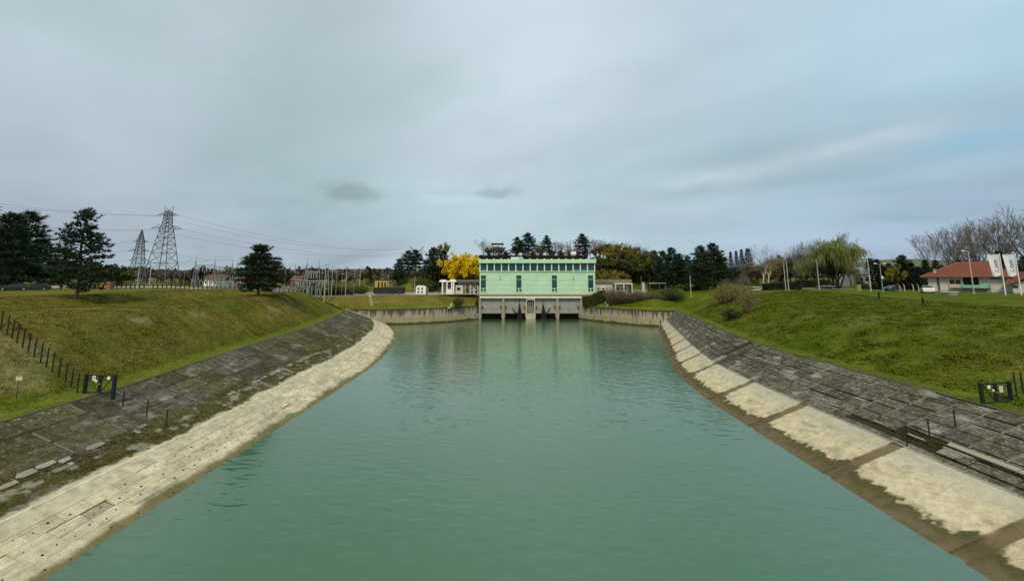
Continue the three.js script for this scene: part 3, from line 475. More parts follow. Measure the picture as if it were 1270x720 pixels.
for (const [w, label, off] of [[wallL, 'stained concrete retaining wall below the grass slope and the white switchgear', 0], [wallR, 'stained concrete retaining wall below the hedge and brown bushes', 21]]) {
  const t = thing('retaining_wall', label, 'wall'), cv = new THREE.CatmullRomCurve3(w.map(([x, z]) => new THREE.Vector3(x, 0, z)), false, 'centripetal'), n = Math.round(cv.getLength() / 2.7), pts = cv.getSpacedPoints(n).map(p => [p.x, p.z]);
  for (let i = 0; i < n; i++) {
    const p = pts[i], q = pts[i + 1], m = [lerp(p[0], q[0], 0.994), lerp(p[1], q[1], 0.994)];
    part(t, 'wall_panel', plank(p, m, 1.4, 4.72, 0.02 * (i % 3), -0.6, off + i * 2.7), wallMat);
    part(t, 'coping', plank(p, m, 4.722, 4.84, 0.09, -0.66, off + i * 2.7), M.darkConcrete);
    part(t, 'footing', plank(p, q, -1.2, 2.05, 0.9, -0.5, off + i * 2.7), footMat);
    if (i % 6 === 4) for (const q of [0.4, 0.52]) part(t, 'ladder_rail', plank([lerp(p[0], q0(q, p, m)[0], 1), q0(q, p, m)[1]], q0(q + 0.03, p, m), 0.1, 4.9, 1.02, 0.96), M.galvanised);
  }
}

// ---------------------------------------------------------------- powerhouse
const HZ = 143, hx = px => at(px, 344, HZ).x, hy = py => at(666, py, HZ).y;
{
  const t = thing('powerhouse', 'long mint green powerhouse with a row of dark windows above concrete gate bays', 'building');
  const x0 = hx(594.8), x1 = hx(738.2), F = -HZ, yb = 8.72, yTop = hy(322), ySill = hy(335.9), yHead = hy(326.1), zb = -168;
  // wall built round its openings, in panels with open joints
  const tall = [[596.2, 603], [640, 647], [684.2, 691], [729, 736]].map(a => a.map(hx)), tt = hy(341), tb = hy(361.6);
  const solid = [[x0, tall[0][0]], [tall[0][1], tall[1][0]], [tall[1][1], tall[2][0]], [tall[2][1], tall[3][0]], [tall[3][1], x1]];
  const courses = [yb, hy(359), hy(353), hy(347.5), tt];
  for (const [a, b] of solid) {
    const n = b - a > 5 ? 2 : 1;
    for (let i = 0; i < n; i++) for (let c = 0; c < 4; c++) part(t, 'wall_panel', box(lerp(a, b, i / n) + 0.012 * (i > 0), lerp(a, b, (i + 1) / n) - 0.012 * (i < n - 1), courses[c] + 0.02, courses[c + 1] - 0.018, F, F - 0.35), M.mint);
  }
  for (let i = 0; i < 6; i++) part(t, 'wall_panel', box(lerp(x0, x1, i / 6) + 0.012, lerp(x0, x1, (i + 1) / 6) - 0.012, tt + 0.02, ySill - 0.62, F, F - 0.35), M.mint);
  part(t, 'joint_backing', box(x0 + 0.1, x1 - 0.1, tt - 0.1, ySill - 0.3, F - 0.36, F - 0.5), M.concrete);
  for (const [a, b] of solid) if (b - a > 1) part(t, 'joint_backing', box(a + 0.02, b - 0.02, yb, tt - 0.1, F - 0.36, F - 0.5), M.concrete);
  part(t, 'sill_band', box(x0 - 0.08, x1 + 0.08, ySill - 0.24, ySill, F + 0.34, F - 0.3), M.mintPale);
  part(t, 'ledge', box(x0 - 0.04, x1 + 0.04, ySill - 0.60, ySill - 0.26, F + 0.12, F - 0.34), M.mint);
  for (const [a, b] of tall) {
    const w = part(t, 'tall_window', [box(a, a + 0.07, tb, tt, F + 0.06, F - 0.28), box(b - 0.07, b, tb, tt, F + 0.06, F - 0.28), box(a + 0.07, b - 0.07, tt - 0.08, tt, F + 0.06, F - 0.28), box(a + 0.07, b - 0.07, tb, tb + 0.1, F + 0.06, F - 0.28), box(a + 0.07, b - 0.07, hy(346.3) - 0.06, hy(346.3) + 0.06, F + 0.02, F - 0.28), box(a + 0.07, b - 0.07, hy(357.6) - 0.1, hy(357.6) + 0.1, F + 0.03, F - 0.28), box((a + b) / 2 - 0.13, (a + b) / 2 + 0.13, tb + 0.1, hy(357.6) - 0.1, F + 0.02, F - 0.28)], M.mintPale);
    part(w, 'pane', box(a + 0.07, b - 0.07, hy(346.3) + 0.06, tt - 0.08, F - 0.12, F - 0.15), M.glass);
    part(w, 'pane', box(a + 0.07, b - 0.07, hy(357.6) + 0.1, hy(346.3) - 0.06, F - 0.12, F - 0.15), M.glass);
    part(w, 'pane', box(a + 0.07, (a + b) / 2 - 0.13, tb + 0.1, hy(357.6) - 0.1, F - 0.12, F - 0.15), M.darkGlass);
    part(w, 'pane', box((a + b) / 2 + 0.13, b - 0.07, tb + 0.1, hy(357.6) - 0.1, F - 0.12, F - 0.15), M.darkGlass);
    part(t, 'wall_panel', box(a + 0.01, b - 0.01, yb + 0.02, tb - 0.13, F, F - 0.35), M.mint);
    part(w, 'sill', box(a - 0.1, b + 0.1, tb - 0.12, tb - 0.005, F + 0.2, F - 0.28), M.mintPale);
  }
  // the window band
  const wx = i => lerp(hx(595.2), hx(737.8), i / 16), r = rng(8);
  for (let i = 0; i < 16; i++) {
    const a = wx(i) + 0.21, b = wx(i + 1) - 0.21, w = part(t, 'window', [box(a, a + 0.07, ySill, yHead, F - 0.2, F - 0.36), box(b - 0.07, b, ySill, yHead, F - 0.2, F - 0.36), box(a + 0.07, b - 0.07, yHead - 0.08, yHead, F - 0.2, F - 0.36), box(a + 0.07, b - 0.07, ySill, ySill + 0.08, F - 0.2, F - 0.36)], M.darkMetal);
    const pane = part(w, 'pane', box(a + 0.07, b - 0.07, ySill + 0.08, yHead - 0.08, -0.012, 0.012), M.glass); pane.position.z = F - 0.28; pane.rotation.y = (r() - 0.5) * 0.0004;
    if (i === 0 || i > 12) part(w, 'blind', box(a + 0.09, b - 0.09, ySill + 0.1, ySill + 0.42 + 0.15 * r(), F - 0.245, F - 0.255), mat(0.06, 0.17, 0.17, 0.6));
  }
  for (let i = 0; i <= 16; i++) part(t, 'mullion', box(wx(i) - 0.2, wx(i) + 0.2, ySill + 0.004, yHead - 0.004, F + 0.1, F - 0.36), M.mintPale);
  part(t, 'core', box(x0 + 0.05, x1 - 0.05, 5, yTop - 0.3, F - 0.55, zb), M.concrete);
  // fascia in panels, its upstands, and the roof
  for (let i = 0; i < 8; i++) part(t, 'fascia_panel', box(lerp(hx(593.4), hx(739.4), i / 8) + 0.015, lerp(hx(593.4), hx(739.4), (i + 1) / 8) - 0.015, yHead, hy(321.5), F + 0.75, F - 0.36), M.mint);
  for (let i = 0; i <= 16; i++) part(t, 'roof_upstand', box(lerp(hx(594.5), hx(738.4), i / 16) - 0.32, lerp(hx(594.5), hx(738.4), i / 16) + 0.32, hy(321.5) + 0.003, hy(321.5) + 0.26, F + 0.72, zb + 1), M.mintPale);
  part(t, 'roof', box(hx(594), hx(739), yTop - 0.25, yTop - 0.02, F - 0.37, zb), M.concrete);
  const hatch = part(t, 'roof_hatch', box(hx(633.5), hx(648.6), yTop - 0.02, hy(318.2), F - 2.5, F - 8), M.mintPale);
  part(hatch, 'vent', box(hx(644), hx(648), hy(320.6), hy(319.6), F - 2.47, F - 2.6), M.darkMetal);
  for (const px of [620, 711]) part(t, 'wall_lamp', [bar([hx(px), hy(344), F], [hx(px), hy(344) + 0.1, F + 0.9], 0.05), box(hx(px) - 0.2, hx(px) + 0.2, hy(343.4), hy(342), F + 0.75, F + 1.1)], M.galvanised);
  // deck slab, gate bays and piers
  const dy = 8.7, d0 = hx(593), d1 = hx(733);
  part(t, 'deck', box(d0, d1, dy - 0.5, dy, F + 1.9, F + 0.003), M.brown);
  part(t, 'deck_edge', box(hx(595.5), hx(720), hy(369.2), dy - 0.505, F + 1.96, F + 0.78), M.whitePaint);
  const pier = (a, b, z0, name = 'pier') => part(t, name, box(hx(a), hx(b), -3, hy(369.3), z0, F - 3.4), M.concrete);
  pier(594.6, 597.2, F + 1.7); pier(623, 625.8, F + 1.8); pier(689, 691.8, F + 1.8); pier(717.5, 720.5, F + 1.7);
  part(t, 'centre_pier', [box(hx(652), hx(663.2), hy(371.4), hy(369.3), F + 1.9, F - 3.4), box(hx(652), hx(663.2), -3, hy(388.5), F + 1.9, F - 3.4), box(hx(652), hx(653.4), hy(388.5), hy(371.4), F + 1.8, F - 3.4), box(hx(661.8), hx(663.2), hy(388.5), hy(371.4), F + 1.8, F - 3.4)], M.paleConcrete);
  for (const px of [654.9, 657.2, 659.5]) part(t, 'gate_slot', box(hx(px), hx(px + 0.8), hy(388.5), hy(371.4), F + 1.2, F + 0.2), M.gateGrey);
  part(t, 'slot_back', box(hx(653.4), hx(661.8), hy(388.5), hy(371.4), F - 0.2, F - 0.5), M.concrete);
  for (const [a, b] of [[597.2, 623], [625.8, 652], [663.2, 689], [691.8, 717.5]]) {
    const A = hx(a), B = hx(b), mid = (A + B) / 2, gy = [2.05, 3.4, 5.2, 7.0, 8.0];
    for (let k = 0; k < 4; k++) for (const [p, q] of [[A, mid - 0.03], [mid + 0.03, B]]) part(t, 'gate_panel', box(p + 0.01, q - 0.01, gy[k] + 0.02, gy[k + 1] - 0.02, F + 0.75 - 0.04 * (k % 2), F + 0.45), M.gateGrey);
    part(t, 'gate_back', box(A, B, 2.3, 8.2, F + 0.4, F + 0.2), M.gateGrey);
    part(t, 'bay_back', box(A, B, -3, 2.4, F - 3.0, F - 3.3), M.concrete);
    part(t, 'bay_soffit', box(A, B, 8.02, 8.1, F + 0.7, F + 0.2), M.concrete);
    for (const q of [A, B - 0.28]) part(t, 'guide_rail', box(q, q + 0.28, 0.6, 8, F + 0.95, F - 0.8), M.concrete);
    for (const q of [A + 0.28, B - 0.75]) part(t, 'bracket', box(q, q + 0.47, 3.9, 4.7, F + 1.2, F + 0.5), M.rust);
  }
}
// the two dark lifting frames hanging in the middle bays
for (const [px, flip, label] of [[644, -1, 'dark rusty hoist in a gate bay, curved arm towards the yellow tree'], [673, 1, 'dark rusty hoist in a gate bay, curved arm towards the hedge']]) {
  const x = hx(px), z = -HZ + 1.0, t = thing('lifting_hoist', label, 'hoist', 'dark hoists in the middle gate bays', [x, 0, z]);
  const sh = new THREE.Shape(); sh.moveTo(-0.95, -0.4); sh.lineTo(1.0, -0.4); sh.lineTo(1.05, 1.4); sh.lineTo(0.8 * 1, 2.0); sh.lineTo(0.45, 3.6); sh.lineTo(0.2, 5.0); sh.lineTo(-0.15, 5.0); sh.lineTo(-0.3, 3.4); sh.lineTo(-0.6, 2.2); sh.closePath();
  part(t, 'plate', new THREE.ExtrudeGeometry(sh, { depth: 0.35, bevelEnabled: true, bevelSize: 0.06, bevelThickness: 0.05, bevelSegments: 1 }), M.black);
  const arm = new THREE.TubeGeometry(new THREE.CatmullRomCurve3([[0, 2.0, 0.2], [flip * 0.9, 2.2, 0.2], [flip * 1.9, 2.9, 0.2], [flip * 2.5, 4.1, 0.2]].map(a => new THREE.Vector3(...a))), 10, 0.16, 5);
  part(t, 'arm', arm, M.rust);
  part(t, 'chain', bar([0.02, 5, 0.2], [0.02, 8.0, 0.2], 0.07), M.darkMetal);
  part(t, 'hook', new THREE.TorusGeometry(0.3, 0.09, 5, 10), M.rust).position.set(0, 4.8, 0.45);
}
// ---------------------------------------------------------------- trees: each kind is grown once and planted many times
class Leaves {
  constructor() { this.p = []; this.c = []; }
  tri(a, b, c, k) { this.p.push(...a, ...b, ...c); for (let i = 0; i < 3; i++) this.c.push(...k); }
  quad(x, y, z, s, r, k, flat = 0) {                    // a leaf or a spray of leaves, any way up
    const t = r() * 6.283, u = (r() * 2 - 1) * (1 - flat), q = Math.sqrt(1 - u * u), nx = q * Math.cos(t), ny = u, nz = q * Math.sin(t);
    let ax = -nz, az = nx, l = Math.hypot(ax, az) || 1; ax /= l; az /= l; const bx = ny * az, by = nz * ax - nx * az, bz = -ny * ax, e = s * (0.7 + 0.6 * r());
    const P = (i, j) => [x + (ax * i + bx * j) * s, y + by * j * e, z + (az * i + bz * j) * s];
    const A = P(-0.5, 0), B = P(0, -0.9), C = P(0.5, 0), D = P(0, 0.9); this.tri(A, B, C, k); this.tri(A, C, D, k);
  }
  tuft(x, y, z, dx, dy, dz, L, n, w, r, k) {            // a spray of needles
    for (let i = 0; i < n; i++) {
      const ex = dx + (r() - 0.5) * 1.9, ey = dy + (r() - 0.35) * 1.5, ez = dz + (r() - 0.5) * 1.9, l = Math.hypot(ex, ey, ez) || 1, q = L * (0.6 + 0.5 * r()) / l, sx = (r() - 0.5) * 2 * w, sy = (r() - 0.5) * w, sz = (r() - 0.5) * 2 * w;
      this.tri([x - sx, y - sy, z - sz], [x + sx, y + sy, z + sz], [x + ex * q, y + ey * q, z + ez * q], k.map(v => v * (0.75 + 0.5 * r())));
    }
  }
  geo() { const g = new THREE.BufferGeometry(); g.setAttribute('position', new THREE.Float32BufferAttribute(this.p, 3)); g.setAttribute('color', new THREE.Float32BufferAttribute(this.c, 3)); g.computeVertexNormals(); return g; }
}
class Wood {                                             // tapered limbs as thin tubes
  constructor() { this.p = []; this.i = []; }
  limb(pts, r0, r1, seg = 5) {
    const base = this.p.length / 3, n = pts.length, d = new THREE.Vector3(), a = new THREE.Vector3(), b = new THREE.Vector3();
    for (let k = 0; k < n; k++) {
      const P = pts[k], Q = pts[Math.min(k + 1, n - 1)], O = pts[Math.max(k - 1, 0)]; d.set(Q[0] - O[0], Q[1] - O[1], Q[2] - O[2]).normalize();
      a.set(Math.abs(d.y) > 0.9 ? 1 : 0, Math.abs(d.y) > 0.9 ? 0 : 1, 0).cross(d).normalize(); b.crossVectors(d, a); const rr = lerp(r0, r1, k / (n - 1));
      for (let s = 0; s < seg; s++) { const t = s / seg * 6.2832, c = Math.cos(t) * rr, e = Math.sin(t) * rr; this.p.push(P[0] + a.x * c + b.x * e, P[1] + a.y * c + b.y * e, P[2] + a.z * c + b.z * e); }
    }
    for (let k = 0; k + 1 < n; k++) for (let s = 0; s < seg; s++) { const q = base + k * seg + s, w = base + k * seg + (s + 1) % seg; this.i.push(q, w, q + seg, w, w + seg, q + seg); }
  }
  geo() { const g = new THREE.BufferGeometry(); g.setAttribute('position', new THREE.Float32BufferAttribute(this.p, 3)); g.setAttribute('uv', new THREE.Float32BufferAttribute(new Float32Array(this.p.length / 3 * 2).map((_, i) => this.p[Math.floor(i / 2) * 3 + (i % 2)]), 2)); g.setIndex(this.i); g.computeVertexNormals(); return g; }
}
const pineGreen = r => { const k = 0.7 + 0.65 * r(); return [0.031 * k, 0.056 * k, 0.028 * k]; };
// a black pine, 12 m: whorls of limbs with tufts of needles on their outer ends
function growPine(seed, { base = 0.22, width = 3.2, levels = 17, per = 5, tufts = 9, n = 7, shape = 0.6, up = 0.18, L = 0.52, gap = 0.12 } = {}) {
  const r = rng(seed), W = new Wood(), F = new Leaves(), H = 12, lean = (r() - 0.5) * 0.5, T = y => [lean * (y / H) ** 2 + 0.10 * Math.sin(y * 0.7 + seed), y, 0.1 * Math.cos(y * 0.6 + seed)];
  W.limb([0, 0.15, 0.3, 0.45, 0.6, 0.75, 0.9, 1].map(t => T(t * H - (t === 0 ? 0.5 : 0))), 0.24, 0.04, 8);
  for (let l = 0; l < levels; l++) {
    const t = l / (levels - 1), y = H * lerp(base, 0.985, Math.pow(t, 0.9));
    const prof = shape < 0.5 ? Math.pow(1 - t, 0.72) * lerp(0.75, 1.08, smooth(0, 0.25, t)) * (0.85 + 0.3 * Math.sin(l * 2.4 + seed)) : Math.pow(1 - t, 0.8) * (0.78 + 0.3 * smooth(0, 0.2, t));
    for (let k = 0; k < per; k++) {
      if (r() < gap) continue;
      const a = (k + 0.5 * (l % 2) + (r() - 0.5) * 0.7) / per * 6.283, len = width * prof * (0.68 + 0.5 * r()) + 0.25, rise = up * len * (0.5 + r()) + (t > 0.8 ? 0.7 * len : 0) - (t < 0.2 ? 0.12 * len : 0), yj = y + (r() - 0.5) * 1.5 * (1 - t), o = T(yj), ca = Math.cos(a), sa = Math.sin(a);
      const pt = q => [o[0] + ca * len * q, yj + rise * q * q + 0.12 * len * Math.sin(q * 3), o[2] + sa * len * q];
      W.limb([0, 0.4, 0.75, 1].map(pt), 0.028 + 0.02 * len / width, 0.008, 4);
      const m = Math.max(2, Math.round(tufts * len / width));
      for (let i = 0; i < m; i++) {
        const q = 0.28 + 0.74 * Math.pow((i + r() * 0.8) / m, 0.8), p = pt(Math.min(q, 1)), sw = (0.10 + 0.34 * q) * len * 0.55 * (r() - 0.5) * 2, x = p[0] - sa * sw, z = p[2] + ca * sw, yy = p[1] + 0.45 * (r() - 0.35);
        if (Math.abs(sw) > 0.4 && r() < 0.5) W.limb([p, [x, yy, z]], 0.012, 0.006, 3);
        F.tuft(x, yy, z, ca * 0.7 - sa * Math.sign(sw) * 0.4, 0.55, sa * 0.7 + ca * Math.sign(sw) * 0.4, L, n, 0.095, r, pineGreen(r));
      }
    }
  }
  return { h: H, trunk: W.geo(), crown: F.geo(), bark: 'bark' };
}
function growSpruce(seed, { width = 2.3, levels = 30, col = [0.014, 0.028, 0.014] } = {}) {
  const r = rng(seed), W = new Wood(), F = new Leaves(), H = 12;
  W.limb([[0, -0.4, 0], [0, 6, 0], [0, H, 0]], 0.2, 0.02, 6);
  for (let l = 0; l < levels; l++) {
    const t = l / (levels - 1), y = H * lerp(0.04, 0.985, t), len = width * Math.pow(1 - t, 0.85) * (0.85 + 0.3 * r()) + 0.12, per = 9;
    for (let k = 0; k < per; k++) {
      const a = (k + r()) / per * 6.283, ca = Math.cos(a), sa = Math.sin(a), L = len * (0.75 + 0.4 * r());
      for (let i = 0; i < 6; i++) { const q = 0.25 + 0.75 * (i + r()) / 6, kk = 0.7 + 0.6 * r(); F.tuft(ca * L * q, y - 0.28 * L * q + 0.16 * L * q * q, sa * L * q, ca, -0.25, sa, 0.48, 4, 0.085, r, col.map(v => v * kk)); }
    }
  }
  return { h: H, trunk: W.geo(), crown: F.geo(), bark: 'bark' };
}
// a broad-leaved tree, 14 m, with or without its first leaves
function growBroad(seed, { stems = 1, spread = 0.62, depth = 6, leaf = null, leafN = 0, leafSize = 0.22, droop = 0, first = 0.22, bark = 'barkGrey', up = 0.26, kids = 3, thick = 0.17, shrink = 0.74, strand = 0 } = {}) {
  const r = rng(seed), W = new Wood(), V = new Wood(), F = new Leaves(), H = 14;
  const dir = (d, ang, az) => { const v = new THREE.Vector3(...d), a = new THREE.Vector3(Math.abs(v.y) > 0.95 ? 1 : 0, Math.abs(v.y) > 0.95 ? 0 : 1, 0).cross(v).normalize(); v.applyAxisAngle(a, ang); v.applyAxisAngle(new THREE.Vector3(...d), az); return v; };
  let top = 0;
  const go = (p, d, len, rad, lev) => {
    const pts = [p], n = lev < 2 ? 4 : lev < 4 ? 3 : 2; let q = p, e = new THREE.Vector3(...d);
    for (let i = 0; i < n; i++) { const wob = lev === 0 ? 0.1 : 0.24; e.x += (r() - 0.5) * wob; e.z += (r() - 0.5) * wob; e.y += (lev > 0 ? up * 0.22 : 0.05) - droop * lev * 0.06; e.normalize(); q = [q[0] + e.x * len / n, q[1] + e.y * len / n, q[2] + e.z * len / n]; pts.push(q); }
    top = Math.max(top, q[1]);
    const r1 = rad * (lev >= depth - 1 ? 0.45 : 0.66);
    (lev < 2 ? W : V).limb(pts, rad, r1, lev < 1 ? 8 : lev < 3 ? 5 : 3);
    if (lev >= depth - 2 && leaf) for (let i = 0; i < leafN; i++) { const w = pts[Math.floor(r() * pts.length)], k = 0.65 + 0.7 * r(); if (strand) { const x = w[0] + (r() - 0.5) * 0.7, y = w[1] + (r() - 0.5) * 0.5, z = w[2] + (r() - 0.5) * 0.7, a = r() * 6.28; F.tri([x - 0.035 * Math.cos(a), y, z - 0.035 * Math.sin(a)], [x + 0.035 * Math.cos(a), y, z + 0.035 * Math.sin(a)], [x + (r() - 0.5) * 0.5, y - strand * (0.5 + r()), z + (r() - 0.5) * 0.5], leaf.map(v => v * k)); } else F.quad(w[0] + (r() - 0.5) * 0.55, w[1] + (r() - 0.5) * 0.55 - droop * 0.5 * r(), w[2] + (r() - 0.5) * 0.55, leafSize * (0.6 + 0.8 * r()), r, leaf.map(v => v * k)); }
    if (lev >= depth) return;
    const m = lev === 0 ? kids + 1 : kids - (r() < 0.3 ? 1 : 0);
    for (let i = 0; i < m; i++) {
      const w = i === 0 ? pts.at(-1) : pts[Math.max(1, pts.length - 1 - Math.floor(r() * (lev ? 3 : 2)))], nd = dir([e.x, e.y, e.z], (i === 0 ? 0.22 : spread) * (0.7 + 0.6 * r()), i * 2.4 + r() * 1.6);
      go(w, [nd.x, nd.y, nd.z], len * shrink * (0.8 + 0.35 * r()), Math.max(r1 * (i === 0 ? 0.95 : 0.72), 0.013), lev + 1);
    }
  };
  for (let s = 0; s < stems; s++) { const a = s / stems * 6.283 + r(), k = stems > 1 ? 0.38 + 0.2 * r() : 0.04; go([stems > 1 ? Math.cos(a) * 0.25 : 0, -0.4, stems > 1 ? Math.sin(a) * 0.25 : 0], [Math.cos(a) * k, 1, Math.sin(a) * k].map((v, i, q) => v / Math.hypot(...q)), H * first, thick * (stems > 1 ? 0.7 : 1), 0); }
  return { h: top, trunk: W.geo(), twigs: V.geo(), crown: leaf && leafN ? F.geo() : null, bark };
}
function growShrub(seed, { h = 2, rx = 1.6, stems = 26, col = [0.06, 0.075, 0.02], n = 900, s = 0.13, twigN = 8 } = {}) {
  const r = rng(seed), W = new Wood(), F = new Leaves(); let made = 0;
  const per = Math.ceil(n / stems);
  for (let i = 0; i < stems; i++) {
    const a = r() * 6.283, d = Math.sqrt(r()), ex = Math.cos(a) * d * rx, ez = Math.sin(a) * d * rx, ey = h * (1 - 0.42 * d * d) * (0.75 + 0.3 * r()), p = q => [ex * (0.12 + 0.88 * q), ey * q - 0.1, ez * (0.12 + 0.88 * q)];
    W.limb([0, 0.35, 0.7, 1].map(p), 0.035, 0.008, 3);
    for (let k = 0; k < twigN; k++) { const q = 0.35 + 0.6 * r(), o = p(q); W.limb([o, [o[0] + (r() - 0.5) * rx * 0.6, o[1] + h * 0.22 * r(), o[2] + (r() - 0.5) * rx * 0.6]], 0.012, 0.005, 3); }
    for (let k = 0; k < per && made < n; k++, made++) { const q = 0.25 + 0.78 * Math.pow(r(), 0.7), o = p(q), kk = 0.6 + 0.8 * r(); F.quad(o[0] + (r() - 0.5) * rx * 0.55, Math.max(0.08, o[1] + (r() - 0.5) * h * 0.3), o[2] + (r() - 0.5) * rx * 0.55, s * (0.6 + 0.8 * r()), r, col.map(v => v * kk)); }
  }
  return { h, trunk: W.geo(), crown: n ? F.geo() : null, bark: 'barkShrub' };
}
const foliage = new THREE.MeshPhysicalMaterial({ vertexColors: true, roughness: 0.85, specularIntensity: 0.35, side: THREE.DoubleSide });
const KIND = {
  pineSparse: growPine(12, { base: 0.09, width: 3.6, levels: 22, per: 7, tufts: 16, n: 10, L: 0.55, gap: 0.16, up: 0.24, shape: 0.7 }),
  pineBroad: growPine(23, { base: 0.13, width: 5.6, levels: 19, per: 10, tufts: 28, n: 10, L: 0.8, up: 0.1, gap: 0.03, shape: 0.3 }),
  pineA: growPine(31, { base: 0.06, width: 3.8, levels: 19, per: 8, tufts: 15, n: 10, L: 0.85, shape: 0.3, gap: 0.04 }),
  pineB: growPine(47, { base: 0.1, width: 3.3, levels: 18, per: 7, tufts: 14, n: 10, L: 0.85, shape: 0.3, gap: 0.08 }),
  pineC: growPine(59, { base: 0.34, width: 2.9, levels: 14, per: 7, tufts: 12, n: 9, L: 0.85, shape: 0.3, gap: 0.08 }),
  spruce: growSpruce(7), spruceSlim: growSpruce(8, { width: 1.5 }), cypress: growSpruce(9, { width: 1.9, levels: 24, col: [0.010, 0.018, 0.010] }),
  bareA: growBroad(101, { depth: 6, spread: 0.55, up: 0.45, first: 0.2 }), bareB: growBroad(102, { depth: 6, spread: 0.42, up: 0.6 }), bareC: growBroad(103, { depth: 6, spread: 0.62, up: 0.45, first: 0.18 }), bareFar: growBroad(104, { depth: 5, spread: 0.6, up: 0.35 }),
  farTree: growBroad(120, { depth: 4, spread: 0.62, up: 0.4, first: 0.12, leaf: [0.075, 0.062, 0.048], leafN: 9, leafSize: 0.4, thick: 0.14 }),
  birch: growBroad(105, { depth: 6, spread: 0.48, up: 0.3, bark: 'birch', thick: 0.17 }),
  budding: growBroad(106, { depth: 5, leaf: [0.175, 0.155, 0.026], leafN: 13, leafSize: 0.17, first: 0.16, up: 0.35 }), buddingB: growBroad(107, { depth: 5, spread: 0.7, leaf: [0.105, 0.088, 0.034], leafN: 12, leafSize: 0.16, first: 0.15, up: 0.35 }), leafy: growBroad(108, { depth: 5, leaf: [0.075, 0.095, 0.02], leafN: 18, leafSize: 0.2, first: 0.14 }),
  willow: growBroad(109, { stems: 5, depth: 5, spread: 0.5, up: 0.2, droop: 0.3, strand: 0.9, leaf: [0.16, 0.19, 0.06], leafN: 8, first: 0.25, bark: 'bark', thick: 0.24 }),
  golden: growBroad(110, { stems: 4, depth: 5, spread: 0.7, leaf: [0.62, 0.45, 0.012], leafN: 40, leafSize: 0.15, first: 0.17 }),
  shrubOlive: growShrub(201, { h: 3.4, rx: 2.4, stems: 40, col: [0.17, 0.165, 0.035], n: 1300, s: 0.09 }),
  shrubTwiggy: growShrub(202, { h: 3.6, rx: 1.9, stems: 40, col: [0.2, 0.2, 0.045], n: 700, s: 0.085, twigN: 14 }),
  shrubDark: growShrub(203, { h: 1.5, rx: 1.2, stems: 26, col: [0.045, 0.05, 0.018], n: 2200, s: 0.09 }),
  shrubBrown: growShrub(204, { h: 3.6, rx: 2.6, stems: 50, col: [0.105, 0.07, 0.05], n: 900, s: 0.1, twigN: 18 }),
  shrubGreen: growShrub(205, { h: 3, rx: 2.4, stems: 36, col: [0.05, 0.075, 0.014], n: 3200, s: 0.13 }),
};
const WOOD_CROWN = { bark: M.bark, barkGrey: M.twig, birch: mat(0.22, 0.2, 0.18, 0.9) };
function plantTree(kind, name, label, category, group, x, z, h, wide = 1, turn = 0, y = null) {
  const k = KIND[kind], s = h / k.h, t = thing(name, label, category, group, [x, (y ?? groundAt(x, z)) - 0.05, z], turn);
  t.scale.set(s * wide, s, s * wide);
  part(t, 'trunk', k.trunk, M[k.bark]);
  if (k.twigs) part(t, k.crown ? 'branches' : 'crown', k.twigs, WOOD_CROWN[k.bark]);
  if (k.crown) part(t, 'crown', k.crown, foliage);
  return t;
}
